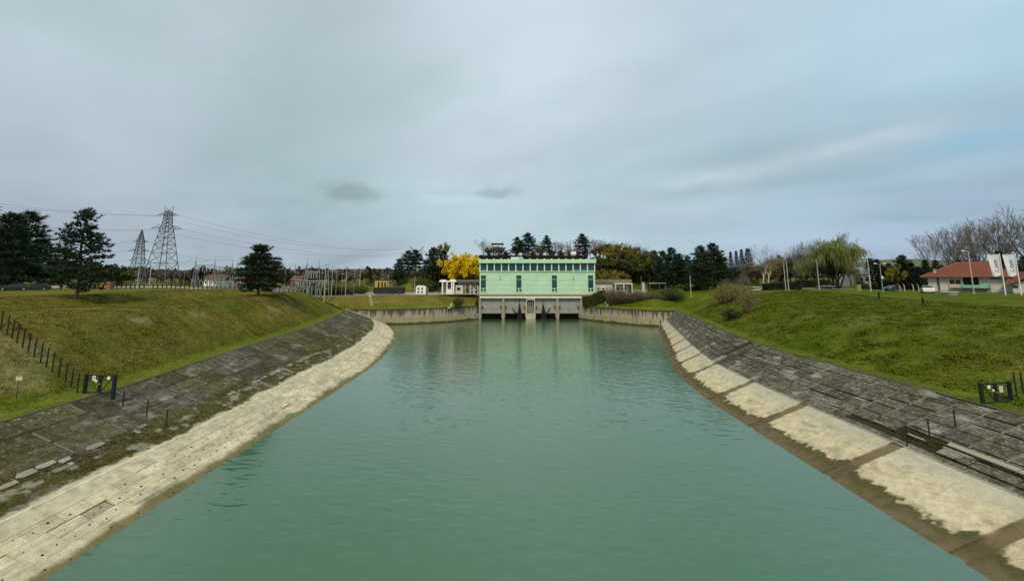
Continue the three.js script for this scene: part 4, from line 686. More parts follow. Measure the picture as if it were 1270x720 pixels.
// px: column of the trunk in the photograph, top: row of the tree's top, d: distance ahead
function treeAt(kind, name, label, category, group, px, top, d, wide = 1, turn = px) { const p = at(px, top, d), g = groundAt(p.x, p.z); return plantTree(kind, name, label, category, group, p.x, p.z, Math.max(1, p.y - g), wide, turn, g); }
{
  const r = rng(90);
  treeAt('pineSparse', 'pine_tree', 'tall open pine standing alone on the grass, bare grey lower trunk showing', 'tree', null, 108, 262, 58.7, 1.0, 1.2);
  treeAt('pineBroad', 'pine_tree', 'broad low pine on the grass in front of the substation fence', 'tree', null, 325, 306, 84, 1.2, 0.6);
  for (const [k, px, top, d, w, l] of [['pineA', -22, 256, 88, 1.25, 'tallest dense dark pine of the clump above the parked black cars'], ['pineA', 14, 268, 84, 1.2, 'dense dark pine in the middle of the clump, right above the black car'], ['pineB', 36, 266, 96, 1.3, 'round crowned dark pine of the clump, behind the two parked cars'], ['pineB', 56, 300, 100, 1.1, 'lowest pine of the clump, between the big pines and the lone pine']]) treeAt(k, 'pine_tree', l, 'tree', 'pines of the clump above the parked cars', px, top, d, w, px);
  for (const [px, top, d, w] of [[78, 330, 112, 1.4], [134, 326, 118, 1.6], [150, 334, 120, 1.5], [92, 322, 122, 1.3]]) treeAt('leafy', 'leafy_tree', 'low dark leafy tree between the lone pine and the road fence', 'tree', 'low trees behind the lone pine', px, top, d, w, px * 3);
  {                                                     // the far wood all round, one mass
    const k = KIND.farTree, list = []; for (let i = 0; i < 420; i++) { const d = 300 + 170 * r(), px = -60 + 1390 * r(), p = at(px, 344, d), h = (9 + 5 * r()) * d / 380 * (px > 560 && px < 800 ? 0.8 : 1), c = 0.7 + 0.6 * r(); list.push([p.x, groundAt(p.x, p.z) - 0.3, p.z, h / k.h * (1 + 0.3 * r()), r() * 6.28, [c, c * (0.9 + 0.2 * r()), c * 0.95], h / k.h]); }
    scatter('woodland', mergeGeometries([tint(k.twigs.toNonIndexed(), 0.085, 0.072, 0.062), tint(k.trunk.toNonIndexed(), 0.07, 0.06, 0.05), k.crown].map(g => { const q = g.clone(); q.deleteAttribute('uv'); q.computeVertexNormals(); return q; })), foliage, list, 'far brown grey leafless wood along the horizon', 'wood');
  }
  // skyline left: far wood of bare trees with some conifers
  for (let i = 0; i < 34; i++) { const px = 112 + i * 11.3 + 5 * r(), d = 250 + 90 * r(); treeAt(i % 3 ? 'bareFar' : 'buddingB', 'bare_tree', 'grey brown leafless tree in the far wood behind the substation', 'tree', 'far leafless trees behind the substation', px, 331 + 6 * r() + (i > 18 ? 3 : 0), d, 1.3, i); }
  for (const [px, top] of [[146, 334], [153, 332], [240, 331], [252, 328], [262, 333], [228, 336], [215, 337], [357, 335], [371, 330], [384, 334], [388, 332], [395, 336], [459, 334]]) treeAt('spruce', 'spruce_tree', 'small dark spruce in the far wood behind the substation', 'tree', 'far spruces behind the substation', px, top, 225 + 40 * r(), 1.5, px);
  for (const [px, top] of [[420, 333], [432, 334], [440, 332], [476, 333], [486, 332], [406, 336]]) treeAt('bareB', 'bare_tree', 'thin leafless tree behind the yellow hut', 'tree', 'leafless trees behind the yellow hut', px, top, 235, 1.1, px);
  // pines left of the powerhouse
  for (const [k, px, top, d, w] of [['pineB', 495, 322, 178, 1.2], ['pineC', 506, 312, 186, 1.5], ['pineC', 516, 311, 182, 1.5]]) treeAt(k, 'pine_tree', 'dark pine in the row on the lawn behind the black trailer', 'tree', 'pines on the lawn behind the black trailer', px, top, d, w, px);
  treeAt('pineA', 'pine_tree', 'very dark dense pine beside the yellow flowering tree', 'tree', 'dark pines beside the yellow tree', 537, 309, 172, 1.15, 2);
  treeAt('pineA', 'pine_tree', 'very dark dense pine beside the yellow flowering tree', 'tree', 'dark pines beside the yellow tree', 550, 312, 176, 1.1, 4);
  treeAt('budding', 'budding_tree', 'pale olive budding tree rising behind the dark pines', 'tree', null, 552, 301, 192, 1.2, 1);
  treeAt('golden', 'flowering_tree', 'round tree covered in bright yellow blossom beside the powerhouse', 'tree', null, 578, 313, 170, 0.92, 0.4);
  treeAt('bareA', 'bare_tree', 'bare rounded tree on the hill above the yellow tree', 'tree', null, 600, 293, 205, 1.15, 2);
  for (const [k, px, top, w] of [['pineC', 642, 295, 1.5], ['pineC', 655, 290, 1.6], ['pineC', 678, 293, 1.2], ['pineC', 722, 291, 1.5]]) treeAt(k, 'pine_tree', 'dark pine standing on the hill behind the powerhouse roof', 'tree', 'pines on the hill behind the powerhouse', px, top, 204, w, px);
  for (const [k, px, top, d] of [['bareB', 610, 304, 222], ['bareB', 628, 308, 225], ['bareB', 634, 306, 230], ['bareA', 666, 300, 222], ['bareB', 672, 302, 228], ['bareB', 686, 297, 214], ['bareA', 692, 298, 218], ['bareB', 700, 299, 220], ['bareB', 707, 302, 222], ['bareA', 732, 295, 210], ['bareB', 740, 297, 212], ['bareA', 713, 303, 230], ['bareA', 606, 298, 214], ['bareC', 622, 306, 216], ['bareA', 648, 301, 216], ['bareC', 661, 299, 212], ['bareA', 670, 297, 210], ['bareB', 682, 297, 208], ['bareC', 696, 296, 210], ['bareB', 704, 296, 208], ['bareA', 717, 299, 214], ['bareB', 728, 294, 206], ['bareB', 738, 293, 207], ['bareA', 745, 295, 210]]) treeAt(k, 'bare_tree', 'leafless grey tree on the hill behind the powerhouse roof', 'tree', 'leafless trees on the hill', px, top, d, 1.1, px);
  for (let i = 0; i < 13; i++) treeAt('buddingB', 'budding_tree', 'low brown budding tree between the trunks on the hill behind the roof', 'tree', 'low brown trees on the hill', 604 + i * 11 + 4 * r(), 305 + 6 * r(), 212 + 10 * r(), 1.1, i);
  // the mixed slope right of the powerhouse
  for (const [k, px, top, d, w] of [['buddingB', 748, 306, 192, 1.1], ['bareA', 757, 295, 200, 1.2], ['leafy', 752, 318, 178, 1.3], ['budding', 768, 301, 190, 1.2], ['budding', 780, 304, 188, 1.3], ['buddingB', 790, 306, 190, 1.2], ['bareA', 798, 303, 200, 1.2], ['leafy', 764, 318, 176, 1.4], ['leafy', 790, 318, 174, 1.4], ['buddingB', 803, 310, 182, 1.2], ['leafy', 804, 322, 170, 1.4], ['leafy', 778, 322, 172, 1.3], ['buddingB', 742, 322, 180, 1.4], ['budding', 744, 305, 205, 1.2], ['buddingB', 752, 302, 198, 1.3], ['budding', 762, 305, 184, 1.3], ['buddingB', 772, 308, 180, 1.3], ['budding', 786, 308, 182, 1.3], ['buddingB', 797, 312, 178, 1.3], ['bareA', 775, 297, 205, 1.2], ['bareA', 788, 300, 206, 1.2], ['buddingB', 808, 318, 180, 1.3], ['bareA', 748, 296, 208, 1.2]]) treeAt(k, 'budding_tree', 'olive or brown budding tree in the thick wood on the slope right beside the powerhouse', 'tree', 'budding wood beside the powerhouse', px, top, d, w, px);
  for (const px of [748, 757, 766]) treeAt('budding', 'shrub', 'dense round olive shrub on the slope behind the pale annex', 'shrub', 'shrubs behind the pale annex', px, 333 + 2 * r(), 163, 1.1, px);
  for (const px of [774, 778]) treeAt('cypress', 'cypress_tree', 'narrow nearly black conifer behind the pale annex', 'tree', 'narrow conifers behind the annex', px, 325 + r() * 4, 164, 0.9, px);
  for (const [k, px, top, d, w] of [['pineB', 812, 312, 172, 1.2], ['pineA', 822, 313, 160, 1.1], ['pineA', 833, 309, 150, 1.15], ['pineB', 843, 316, 146, 1.25], ['pineB', 852, 318, 150, 1.1]]) treeAt(k, 'pine_tree', 'dark bushy pine above the small shelter', 'tree', 'pines above the small shelter', px, top, d, w, px);
  for (const [k, px, top, d, w] of [['pineA', 868, 307, 136, 1.15], ['pineA', 884, 304, 139, 1.3], ['pineB', 893, 315, 142, 1.2]]) treeAt(k, 'pine_tree', 'large dark pine on the lawn beside the slim spruces', 'tree', 'large pines beside the slim spruces', px, top, d, w, px);
  for (const [px, top] of [[906, 312], [913, 311], [919.5, 309], [927.5, 308]]) treeAt('spruceSlim', 'spruce_tree', 'slim pointed black green spruce in a row of four', 'tree', 'row of four slim spruces', px, top, 176, px > 925 ? 1.7 : 1.05, px);
  // behind the road on the right
  for (const [px, top, d] of [[943, 306, 150], [949, 302, 150]]) treeAt('birch', 'birch_tree', 'pale barked leafless birch beside the dark clipped hedge', 'tree', 'birches beside the dark hedge', px, top, d, 0.95, px);
  for (const [k, px, top, d] of [['bareA', 936, 318, 160], ['buddingB', 930, 328, 150], ['bareC', 922, 325, 150], ['buddingB', 940, 330, 156]]) treeAt(k, 'bare_tree', 'brown leafless tree between the slim spruces and the birches', 'tree', 'brown trees between spruces and birches', px, top, d, 1.2, px);
  for (const [k, px, top, d, w] of [['budding', 963, 318, 165, 1], ['spruceSlim', 966, 316, 175, 1.3], ['bareB', 974, 311, 165, 1], ['bareA', 984, 300, 160, 1.1], ['bareB', 993, 296, 165, 1.1], ['bareC', 1002, 297, 158, 1], ['buddingB', 990, 315, 162, 1], ['bareA', 1010, 300, 170, 1.1], ['buddingB', 979, 322, 168, 1.2], ['buddingB', 1004, 318, 172, 1.2], ['bareA', 1018, 305, 176, 1.1]]) treeAt(k, 'mixed_tree', 'slender brown grey tree in the grove between the birches and the willow', 'tree', 'grove between birches and willow', px, top, d, w, px);
  treeAt('willow', 'willow_tree', 'wide willow with pale green hanging twigs beside the road', 'tree', null, 1032, 289, 128, 1.05, 2.2);
  for (const [px, d] of [[1030, 133], [1036, 131]]) treeAt('leafy', 'leafy_tree', 'small green leafy tree under the willow', 'tree', 'small green trees under the willow', px, 320, d, 1.2, px);
  for (const [k, px, top, d, w] of [['bareA', 1052, 310, 170, 1.2], ['bareC', 1060, 322, 165, 1.2], ['bareB', 1066, 315, 190, 1.1]]) treeAt(k, 'bare_tree', 'thin leafless tree in front of the blue white house', 'tree', 'leafless trees by the blue white house', px, top, d, w, px);
  for (const [px, top, d, w] of [[1064, 334, 140, 1.5], [1079, 320, 118, 2.1], [1087, 321, 120, 2], [1095, 329, 122, 1.9], [1102, 326, 118, 1.9], [1112, 331, 116, 1.9], [1120, 324, 112, 1.9], [1130, 325, 114, 2], [1139, 330, 110, 1.9], [1147, 322, 112, 1.7], [1160, 322, 122, 1.7], [1106, 340, 110, 2.4], [1126, 340, 108, 2.4], [1088, 342, 112, 2.4], [1068, 345, 130, 2]]) treeAt('spruce', 'spruce_tree', 'black green spruce in the dark screen beside the red roofed house', 'tree', 'dark spruce screen beside the house', px, top, d, w, px);
  treeAt('pineA', 'pine_tree', 'round topped pine rising above the dark spruce screen', 'tree', null, 1118, 318, 124, 1.2, 1);
  treeAt('budding', 'budding_tree', 'bright yellow green bush top between the dark spruces', 'tree', null, 1111, 329, 109, 0.9, 1);
  for (const [k, px, top, d, w] of [['bareA', 1086, 313, 150, 1.1], ['bareB', 1155, 287, 132, 1.25], ['bareB', 1168, 279, 128, 1.3], ['bareB', 1182, 275, 130, 1.3], ['bareB', 1197, 270, 126, 1.35], ['bareB', 1211, 273, 130, 1.3], ['bareB', 1224, 265, 126, 1.35], ['bareB', 1237, 272, 128, 1.3], ['bareB', 1260, 249, 120, 1.5], ['bareC', 1282, 258, 118, 1.2], ['bareA', 1250, 282, 134, 1.2], ['bareA', 1175, 296, 136, 1.1], ['bareA', 1205, 292, 138, 1.1]]) treeAt(k, 'bare_tree', 'tall leafless tree behind the red roofed house', 'tree', 'tall leafless trees behind the house', px, top, d, w, px * 1.7);
  for (const [px, top] of [[1190, 322], [1238, 311], [1268, 318], [1215, 326]]) treeAt('spruce', 'spruce_tree', 'dark spruce standing directly behind the red tiled roof', 'tree', 'spruces behind the red roof', px, top, 114, 1.5, px);
  // shrubs on the right bank
  treeAt('shrubTwiggy', 'shrub', 'tall twiggy olive shrub low on the grass bank, many bare stems', 'shrub', null, 927, 352, 83, 0.8, 1);
  treeAt('shrubDark', 'shrub', 'low dark shrub at the foot of the tall twiggy shrub', 'shrub', null, 906, 381, 84, 1.0, 1);
  for (const [px, top, d] of [[896, 349, 104], [906, 348, 102], [914, 347, 106]]) treeAt('shrubOlive', 'shrub', 'loose olive shrub above the tall twiggy shrub on the grass bank', 'shrub', 'loose olive shrubs on the bank', px, top, d, 1.0, px);
  for (const [px, top] of [[918, 336], [928, 340], [898, 342]]) treeAt('bareC', 'bare_tree', 'small pale leafless tree among the olive shrubs', 'tree', 'small leafless trees among the shrubs', px, top, 112, 1.1, px);
  for (const [px, top, d, w] of [[759, 353, 134, 0.8], [768, 358, 133, 1.1], [777, 360, 132, 1.2], [786, 361, 131, 1.2], [796, 362, 130.5, 1.2], [806, 362, 130, 1.2], [815, 363, 129, 1.2], [824, 363.5, 128, 1.2], [763, 356, 135, 1], [791, 360, 133, 1.3], [811, 361, 132, 1.3]]) treeAt('shrubBrown', 'brown_shrub', 'leafless reddish brown shrub on the slope above the stained wall', 'shrub', 'brown shrubs above the stained wall', px, top, d, w, px);
  for (const [px, top, d] of [[829, 357, 129], [837, 359, 128], [833, 356, 132]]) treeAt('shrubGreen', 'shrub', 'rounded green shrub at the end of the brown shrubs', 'shrub', 'green shrubs ending the brown row', px, top, d, 1.2, px);
  for (const [px, top, d, w] of [[384, 351, 146, 1.3], [391, 351, 150, 1.4], [399, 352, 150, 1.3], [412, 351, 152, 1.4], [420, 350, 154, 1.4], [428, 351, 154, 1.4], [448, 352, 150, 0.9], [406, 352, 154, 1.4], [438, 352, 156, 1.4]]) treeAt(px > 418 && px < 445 ? 'shrubBrown' : 'shrubGreen', 'shrub', 'low rounded shrub in the row beside the substation', 'shrub', 'shrubs in the row beside the substation', px, top, d, w, px);
  treeAt('shrubGreen', 'shrub', 'small green shrub in the corner beside the gate bays', 'shrub', null, 568, 367.3, 135, 0.75, 1);
  treeAt('shrubGreen', 'shrub', 'small round shrub on the lawn beside the dark pines', 'shrub', null, 525, 342, 166, 0.9, 1);
}
// ---------------------------------------------------------------- pylons, wires and the substation
function lattice(t, h, sections, bw, arms, m, barR = 0.13) {   // sections: [height, half width]; arms: [height, reach left, reach right]
  const half = y => { for (let i = 1; i < sections.length; i++) if (y <= sections[i][0]) { const [a, b] = [sections[i - 1], sections[i]]; return lerp(a[1], b[1], (y - a[0]) / (b[0] - a[0])); } return sections.at(-1)[1]; };
  for (const [sx, sz] of [[-1, -1], [1, -1], [1, 1], [-1, 1]]) part(t, 'leg', sections.slice(1).map((s, i) => bar([sx * sections[i][1], sections[i][0] - (i ? 0 : 0.5), sz * sections[i][1]], [sx * s[1], s[0], sz * s[1]], barR * 1.25, barR, 4)), m);
  const br = []; let y = 0; const C = [[-1, -1], [1, -1], [1, 1], [-1, 1]];
  while (y < h - 0.5) { const w = half(y), y2 = Math.min(h, y + Math.max(1.1, w * 1.25)), w2 = half(y2);
    for (let k = 0; k < 4; k++) { const a = C[k], b = C[(k + 1) % 4]; br.push(bar([a[0] * w, y, a[1] * w], [b[0] * w2, y2, b[1] * w2], barR * 0.6, barR * 0.6, 3), bar([b[0] * w, y, b[1] * w], [a[0] * w2, y2, a[1] * w2], barR * 0.6, barR * 0.6, 3), bar([a[0] * w2, y2, a[1] * w2], [b[0] * w2, y2, b[1] * w2], barR * 0.6, barR * 0.6, 3)); }
    y = y2; }
  part(t, 'bracing', br, m);
  for (const [ay, l, r] of arms) for (const q of [-l, r]) {
    if (!q) continue; const w = half(ay), sg = Math.sign(q), a = [];
    for (const sz of [-1, 1]) a.push(bar([sg * w, ay, sz * w], [q, ay, 0], barR * 0.8, barR * 0.5, 3), bar([sg * w, ay + Math.abs(q) * 0.28, sz * w], [q, ay, 0], barR * 0.6, barR * 0.5, 3), bar([sg * w, ay, sz * w], [sg * lerp(w, Math.abs(q), 0.5), ay + Math.abs(q) * 0.13, 0], barR * 0.5, barR * 0.5, 3));
    part(t, 'crossarm', a, m);
    part(t, 'insulator', bar([q, ay, 0], [q + sg * 0.8, ay - 0.35, 0], 0.16, 0.16, 5), M.paleSteel);
  }
}
const pylonBase = (px, d) => { const p = at(px, 344, d); return [p.x, groundAt(p.x, -d) - 0.1, -d]; };
function bigPylon(label, px, d, h, s = 1, turn = 0.15) {
  const t = thing('lattice_pylon', label, 'pylon', null, pylonBase(px, d), turn);
  lattice(t, h * 0.94, [[0, 5.0 * s], [h * 0.7, 1.75 * s], [h * 0.78, 1.25 * s], [h * 0.94, 0.85 * s]], 1, [[h * 0.725, 6.2 * s, 6.2 * s], [h * 0.89, 4.3 * s, 4.3 * s]], M.pylonSteel, 0.15);
  for (const q of [-1, 1]) part(t, 'horn', [bar([q * 1.5 * s, h * 0.93, 0], [q * 2.0 * s, h, 0], 0.12, 0.06, 4), bar([-q * 0.4, h * 0.94, 0], [q * 2.0 * s, h, 0], 0.09, 0.06, 4)], M.pylonSteel);
  return t;
}
{
  const p1 = bigPylon('tall lattice pylon with twin horns beside the substation', 200, 170, 37);
  const b2 = pylonBase(169, 176), p2 = thing('lattice_pylon', 'slim pointed lattice pylon with three crossarms beside the horned pylon', 'pylon', null, b2, 0.35);
  lattice(p2, 27, [[0, 2.9], [16, 1.3], [22, 0.9], [27, 0.1]], 1, [[13, 3.4, 3.4], [17.2, 4.2, 3.8], [21.5, 3.0, 3.0]], M.pylonSteel, 0.13);
  const b3 = pylonBase(71, 330), p3 = thing('lattice_pylon', 'distant grey lattice pylon seen beside the lone pine', 'pylon', null, b3, 0.8);
  lattice(p3, 45, [[0, 6], [30, 2.6], [45, 0.4]], 1, [[33, 7, 7]], M.pylonSteel, 0.15);
  const b4 = pylonBase(516, 330), p4 = thing('lattice_pylon', 'distant pylon whose forked head shows above the dark pines', 'pylon', null, b4, 0.2), h4 = at(516, 311.5, 330).y - b4[1];
  lattice(p4, h4, [[0, 5], [h4 * 0.8, 1.8], [h4, 1.5]], 1, [[h4 - 0.8, 8.5, 8.5]], M.pylonSteel, 0.15);
  for (const q of [-1, 1]) part(p4, 'horn', [bar([q * 1.2, h4, 0], [q * 6, h4 + 4.4, 0], 0.3, 0.15, 4), bar([q * 3.2, h4, 0], [q * 6, h4 + 4.4, 0], 0.15, 0.12, 4)], M.pylonSteel);
  p1.updateMatrixWorld(true); p2.updateMatrixWorld(true); p4.updateMatrixWorld(true);
  const L = (t, x, y) => t.localToWorld(new THREE.Vector3(x, y, 0));
  const wire = (a, b, sag, label, group) => { const pts = []; for (let i = 0; i <= 24; i++) { const q = i / 24, v = a.clone().lerp(b, q); v.y -= 4 * sag * q * (1 - q); pts.push(v); } solo('overhead_wire', new THREE.TubeGeometry(new THREE.CatmullRomCurve3(pts), 40, 0.045, 3), M.wire, label, 'wire', group); };
  const off = (px, py, d) => at(px, py, d);
  for (const [x, y, sx, sy] of [[-7, 26.4, -70, 268], [7, 26.4, -70, 273], [-5.1, 32.6, -90, 240], [5.1, 32.6, -90, 246]]) wire(L(p1, x, y), off(sx, sy, 125), 1.6, 'thin power line running from the horned pylon over the pines', 'power lines over the pines');
  for (const [x, y, k] of [[-7, 26.4, -9.2], [7, 26.4, 9.2], [-5.1, 32.6, -5], [5.1, 32.6, 5]]) wire(L(p1, x, y), L(p4, k, h4 - 1 + (y > 30 ? 4 : 0)), 7, 'thin power line between the horned pylon and the forked pylon', 'power lines between the two pylons');
  for (const [x, y] of [[-4.1, 12.7], [-4.9, 16.9], [-3.7, 21.2]]) wire(L(p2, x, y), off(-60, 300 - (y - 12) * 2.2, 150), 3, 'thin power line running from the pointed pylon past the lone pine', 'power lines past the lone pine');
  for (const [x, y, px] of [[4.1, 12.7, 238], [4.5, 16.9, 263], [3.7, 21.2, 286]]) wire(L(p2, x, y), at(px, 322, 136), 2.5, 'thin power line from the pointed pylon down to a substation mast', 'power lines down to the substation');
}
// masts: slim A-frames of two leaning legs with a point on top
function aMast(px, base, top, d, label, group, m = M.galvanised) {
  const p = at(px, base, d), q = at(px, top, d), y0 = groundAt(p.x, -d) - 0.2, h = q.y - y0, t = thing('substation_mast', label, 'mast', group, [p.x, y0, -d]);
  for (const s of [-1, 1]) part(t, 'leg', bar([s * 0.95, 0, s * 0.3], [s * 0.12, h * 0.82, 0], 0.12, 0.09, 6), m);
  part(t, 'tip', bar([0, h * 0.8, 0], [0, h, 0], 0.1, 0.04, 6), m);
  for (const f of [0.3, 0.55]) part(t, 'tie', bar([-0.95 * (1 - f), h * f, -0.2 * (1 - f)], [0.95 * (1 - f), h * f, 0.2 * (1 - f)], 0.06, 0.06, 4), m);
  return { t, h, x: p.x, y0, d };
}
function beam(a, b, y, label, group) {                    // a truss between two masts, with insulator strings
  const t = thing('gantry_beam', label, 'beam', group), A = [a.x, y, -a.d], B = [b.x, y, -b.d];
  part(t, 'chord', bar(A, B, 0.16, 0.16, 4), M.galvanised); part(t, 'lower_chord', bar([A[0], y - 0.5, A[2]], [B[0], y - 0.5, B[2]], 0.1, 0.1, 4), M.galvanised);
  for (let i = 1; i < 5; i++) { const k = i / 5, x = lerp(A[0], B[0], k), z = lerp(A[2], B[2], k); if (i < 5) part(t, 'insulator', bar([x, y - 0.5, z], [x, y - 2.1, z], 0.11, 0.09, 5), M.paleSteel); }
}
{
  const lab = ['pale steel mast of the substation gantry between the horned pylon and the broad pine', 'masts of the gantry beside the horned pylon'], lab2 = ['pale steel mast of the substation gantry between the broad pine and the shrub row', 'masts of the gantry beyond the broad pine'];
  const m1 = [[239, 361, 317], [264, 350, 318.5], [286, 352, 320], [305, 352, 321]].map(a => aMast(...a, 130, ...lab));
  aMast(292, 352, 323, 140, ...lab);
  beam(m1[0], m1[1], m1[0].y0 + 8.4, 'horizontal steel beam with hanging insulators between two substation masts', 'gantry beams'); beam(m1[1], m1[2], m1[0].y0 + 7.8, 'horizontal steel beam with hanging insulators between two substation masts', 'gantry beams'); beam(m1[2], m1[3], m1[0].y0 + 7.2, 'horizontal steel beam with hanging insulators between two substation masts', 'gantry beams');
  const m2 = [[364.5, 358, 326], [379, 356, 319.5], [394, 356, 321], [405.5, 356, 328], [378, 356, 327]].map(a => aMast(...a, 128, ...lab2));
  beam(m2[1], m2[2], m2[0].y0 + 8.4, 'steel beam with hanging insulators beyond the broad pine', 'gantry beams beyond the pine'); beam(m2[0], m2[4], m2[0].y0 + 5.6, 'steel beam with hanging insulators beyond the broad pine', 'gantry beams beyond the pine'); beam(m2[4], m2[3], m2[0].y0 + 5.4, 'steel beam with hanging insulators beyond the broad pine', 'gantry beams beyond the pine');
  for (const [px, top, d] of [[246, 330, 140], [254, 333, 136], [272, 331, 142], [279, 335, 130], [298, 328, 138], [312, 333, 136], [346, 331, 136], [354, 334, 132], [370, 332, 138], [386, 329, 138], [400, 333, 140], [418, 331, 142], [425, 334, 146], [440, 334, 148], [229, 334, 138], [216, 337, 134]]) { const p = at(px, top, d), y = groundAt(p.x, -d) - 0.1, t = thing('substation_pole', 'thin single grey pole standing among the substation gear', 'pole', 'thin poles of the substation', [p.x, y, -d]), h = p.y - y; part(t, 'pole', bar([0, 0, 0], [0, h, 0], 0.085, 0.045, 6), M.galvanised); part(t, 'cross_bar', box(-0.5, 0.5, h * 0.82, h * 0.84, -0.05, 0.05), M.galvanised); part(t, 'insulator', bar([0.4, h * 0.84, 0], [0.4, h * 0.92, 0], 0.07, 0.05, 5), M.rust); }
  // switchgear: supports with insulators
  const r = rng(61);
  for (let i = 0; i < 30; i++) {
    const px = i < 18 ? 236 + i * 4.6 + r() * 2 : 343 + (i - 18) * 5.4 + r() * 2, d = 122 + 12 * r(), p = at(px, 355, d), y = groundAt(p.x, -d) - 0.1, t = thing('switchgear_post', 'small grey switchgear support topped by pale insulators behind the substation fence', 'switchgear', 'switchgear supports', [p.x, y, -d]), h = 2.2 + 1.4 * r();
    part(t, 'support', box(-0.11, 0.11, 0, h, -0.11, 0.11), M.galvanised); part(t, 'cross_bar', box(-0.7, 0.7, h, h + 0.12, -0.08, 0.08), M.galvanised);
    for (const x of [-0.55, 0.55]) part(t, 'insulator', bar([x, h + 0.12, 0], [x, h + 1.3, 0], 0.13, 0.09, 6), r() < 0.5 ? M.galvanised : M.rust);
  }
  for (const [px, w, h, d, m, label] of [[277, 4, 2.4, 138, 'gateGrey', 'grey switchgear cabinet row behind the substation fence'], [252, 2.2, 1.3, 119, 'white', 'small white cabinet on the lawn inside the substation fence'], [350, 6, 2.6, 134, 'gateGrey', 'pale grey cabinet row behind the broad pine']]) { const p = at(px, 355, d), t = thing('cabinet', label, 'cabinet', null, [p.x, groundAt(p.x, -d) - 0.05, -d]); for (let k = 0; k < Math.ceil(w / 1.2); k++) { const c = part(t, 'door', box(-w / 2 + k * 1.2, -w / 2 + k * 1.2 + 1.14, 0.1, h, 0, 0.9), M[m]); part(c, 'handle', box(-w / 2 + k * 1.2 + 0.9, -w / 2 + k * 1.2 + 0.98, h * 0.5, h * 0.5 + 0.2, 0.9, 0.95), M.darkMetal); } part(t, 'roof', box(-w / 2 - 0.1, w / 2 + 0.3, h + 0.003, h + 0.14, -0.1, 1.05), M.galvanised); }
  // perimeter fence: dark posts, rails
  const f = thing('substation_fence', 'long dark post fence along the substation behind the lawn', 'fence'); let last = null;
  for (let i = 0; i <= 46; i++) { const px = 118 + i * 5.6, d = 104 + i * 0.25; const p = at(px, 344, d), y = groundAt(p.x, -d); part(f, 'post', box(p.x - 0.09, p.x + 0.09, y - 0.3, y + 1.9, -d - 0.09, -d + 0.09), M.greenSteel); if (last) { for (const hh of [0.25, 1.0, 1.8]) part(f, 'rail', bar([last[0], last[1] + hh, last[2]], [p.x, y + hh, -d], 0.028, 0.028, 3), M.greenSteel); } last = [p.x, y, -d]; }
  const g = thing('guard_rail', 'long pale steel guard rail along the road behind the substation fence', 'guard rail'); last = null;
  for (let i = 0; i <= 26; i++) { const px = 38 + i * 9.6, d = 116, p = at(px, 344, d), y = groundAt(p.x, -d); part(g, 'post', box(p.x - 0.07, p.x + 0.07, y - 0.2, y + 1.35, -d - 0.07, -d + 0.07), M.galvanised); if (last) part(g, 'rail', poly([[[last[0], last[1] + 0.95, -d + 0.1], [p.x, y + 0.95, -d + 0.1], [p.x, y + 1.4, -d + 0.1], [last[0], last[1] + 1.4, -d + 0.1]], [[last[0], last[1] + 1.4, -d + 0.1], [p.x, y + 1.4, -d + 0.1], [p.x, y + 1.4, -d + 0.02], [last[0], last[1] + 1.4, -d + 0.02]]]), M.paleSteel); last = [p.x, y]; }
}
// lamp posts
function lampPost(px, top, d, label, group, { arm = 0, m = M.paleSteel, r0 = 0.11, box_ = 0 } = {}) {
  const p = at(px, top, d), y = groundAt(p.x, -d), h = p.y - y, t = thing('lamp_post', label, 'lamp post', group, [p.x, y - 0.05, -d]);
  part(t, 'pole', bar([0, 0, 0], [0, h, 0], r0, r0 * 0.6, 8), m); part(t, 'base', bar([0, 0, 0], [0, 0.5, 0], r0 * 1.5, r0 * 1.4, 8), m);
  if (arm) for (const s of arm === 2 ? [-1, 1] : [arm]) { part(t, 'arm', bar([0, h - 0.1, 0], [s * 0.9, h + 0.1, 0], 0.05, 0.04, 5), m); const hd = new THREE.SphereGeometry(0.5, 10, 6); hd.scale(0.75, 0.28, 0.42); hd.translate(s * 1.05, h + 0.08, 0); part(t, 'lamp_head', hd, M.whitePaint); }
  else { const hd = new THREE.SphereGeometry(0.28, 8, 6); hd.scale(1.3, 0.5, 1); hd.translate(0, h + 0.05, 0); part(t, 'lamp_head', hd, M.galvanised); }
  if (box_) part(t, 'control_box', box(-0.16, 0.16, box_, box_ + 0.55, r0, r0 + 0.22), M.white);
  return t;
}
lampPost(972, 326, 118, 'slim pale lamp post rising behind the dark clipped hedge', 'twin posts behind the hedge'); lampPost(975.5, 325, 112, 'slim pale lamp post rising behind the dark clipped hedge', 'twin posts behind the hedge');
lampPost(1013, 322, 112, 'pale lamp post beside the road in front of the grove', null);
lampPost(1076, 320, 96, 'grey lamp post in front of the spruce screen, no control box', null, { arm: -1 });
lampPost(1091.5, 327, 88, 'lamp post with two heads and a small white control box', null, { arm: 2, box_: 3.2, m: M.galvanised });
lampPost(1201, 311, 80, 'pale lamp post standing in front of the red roofed house', null, { arm: -1, m: M.paleConcrete });
lampPost(404, 328, 116, 'grey lamp post on the lawn in front of the shrub row', null, { m: M.paleSteel });
lampPost(173, 327, 104, 'leaning pale post in front of the pointed pylon', null, { m: M.paleSteel });
lampPost(187, 333, 106, 'pale lamp post beside the road in front of the horned pylon', null, { arm: 1 });
lampPost(447, 331, 150, 'grey lamp post between the shrub row and the green fence', null); lampPost(482, 342, 150, 'thin lamp post beside the yellow hut', null, { r0: 0.09 }); lampPost(514.5, 344, 140, 'white lamp post beside the white transformer cabinet', null, { r0: 0.1 }); lampPost(545, 330, 150, 'green lamp post on the lawn in front of the dark pines', null, { m: M.greenSteel }); lampPost(412.5, 331, 140, 'grey pole behind the shrub row', 'poles behind the shrub row'); lampPost(430, 331, 145, 'grey pole behind the shrub row', 'poles behind the shrub row');
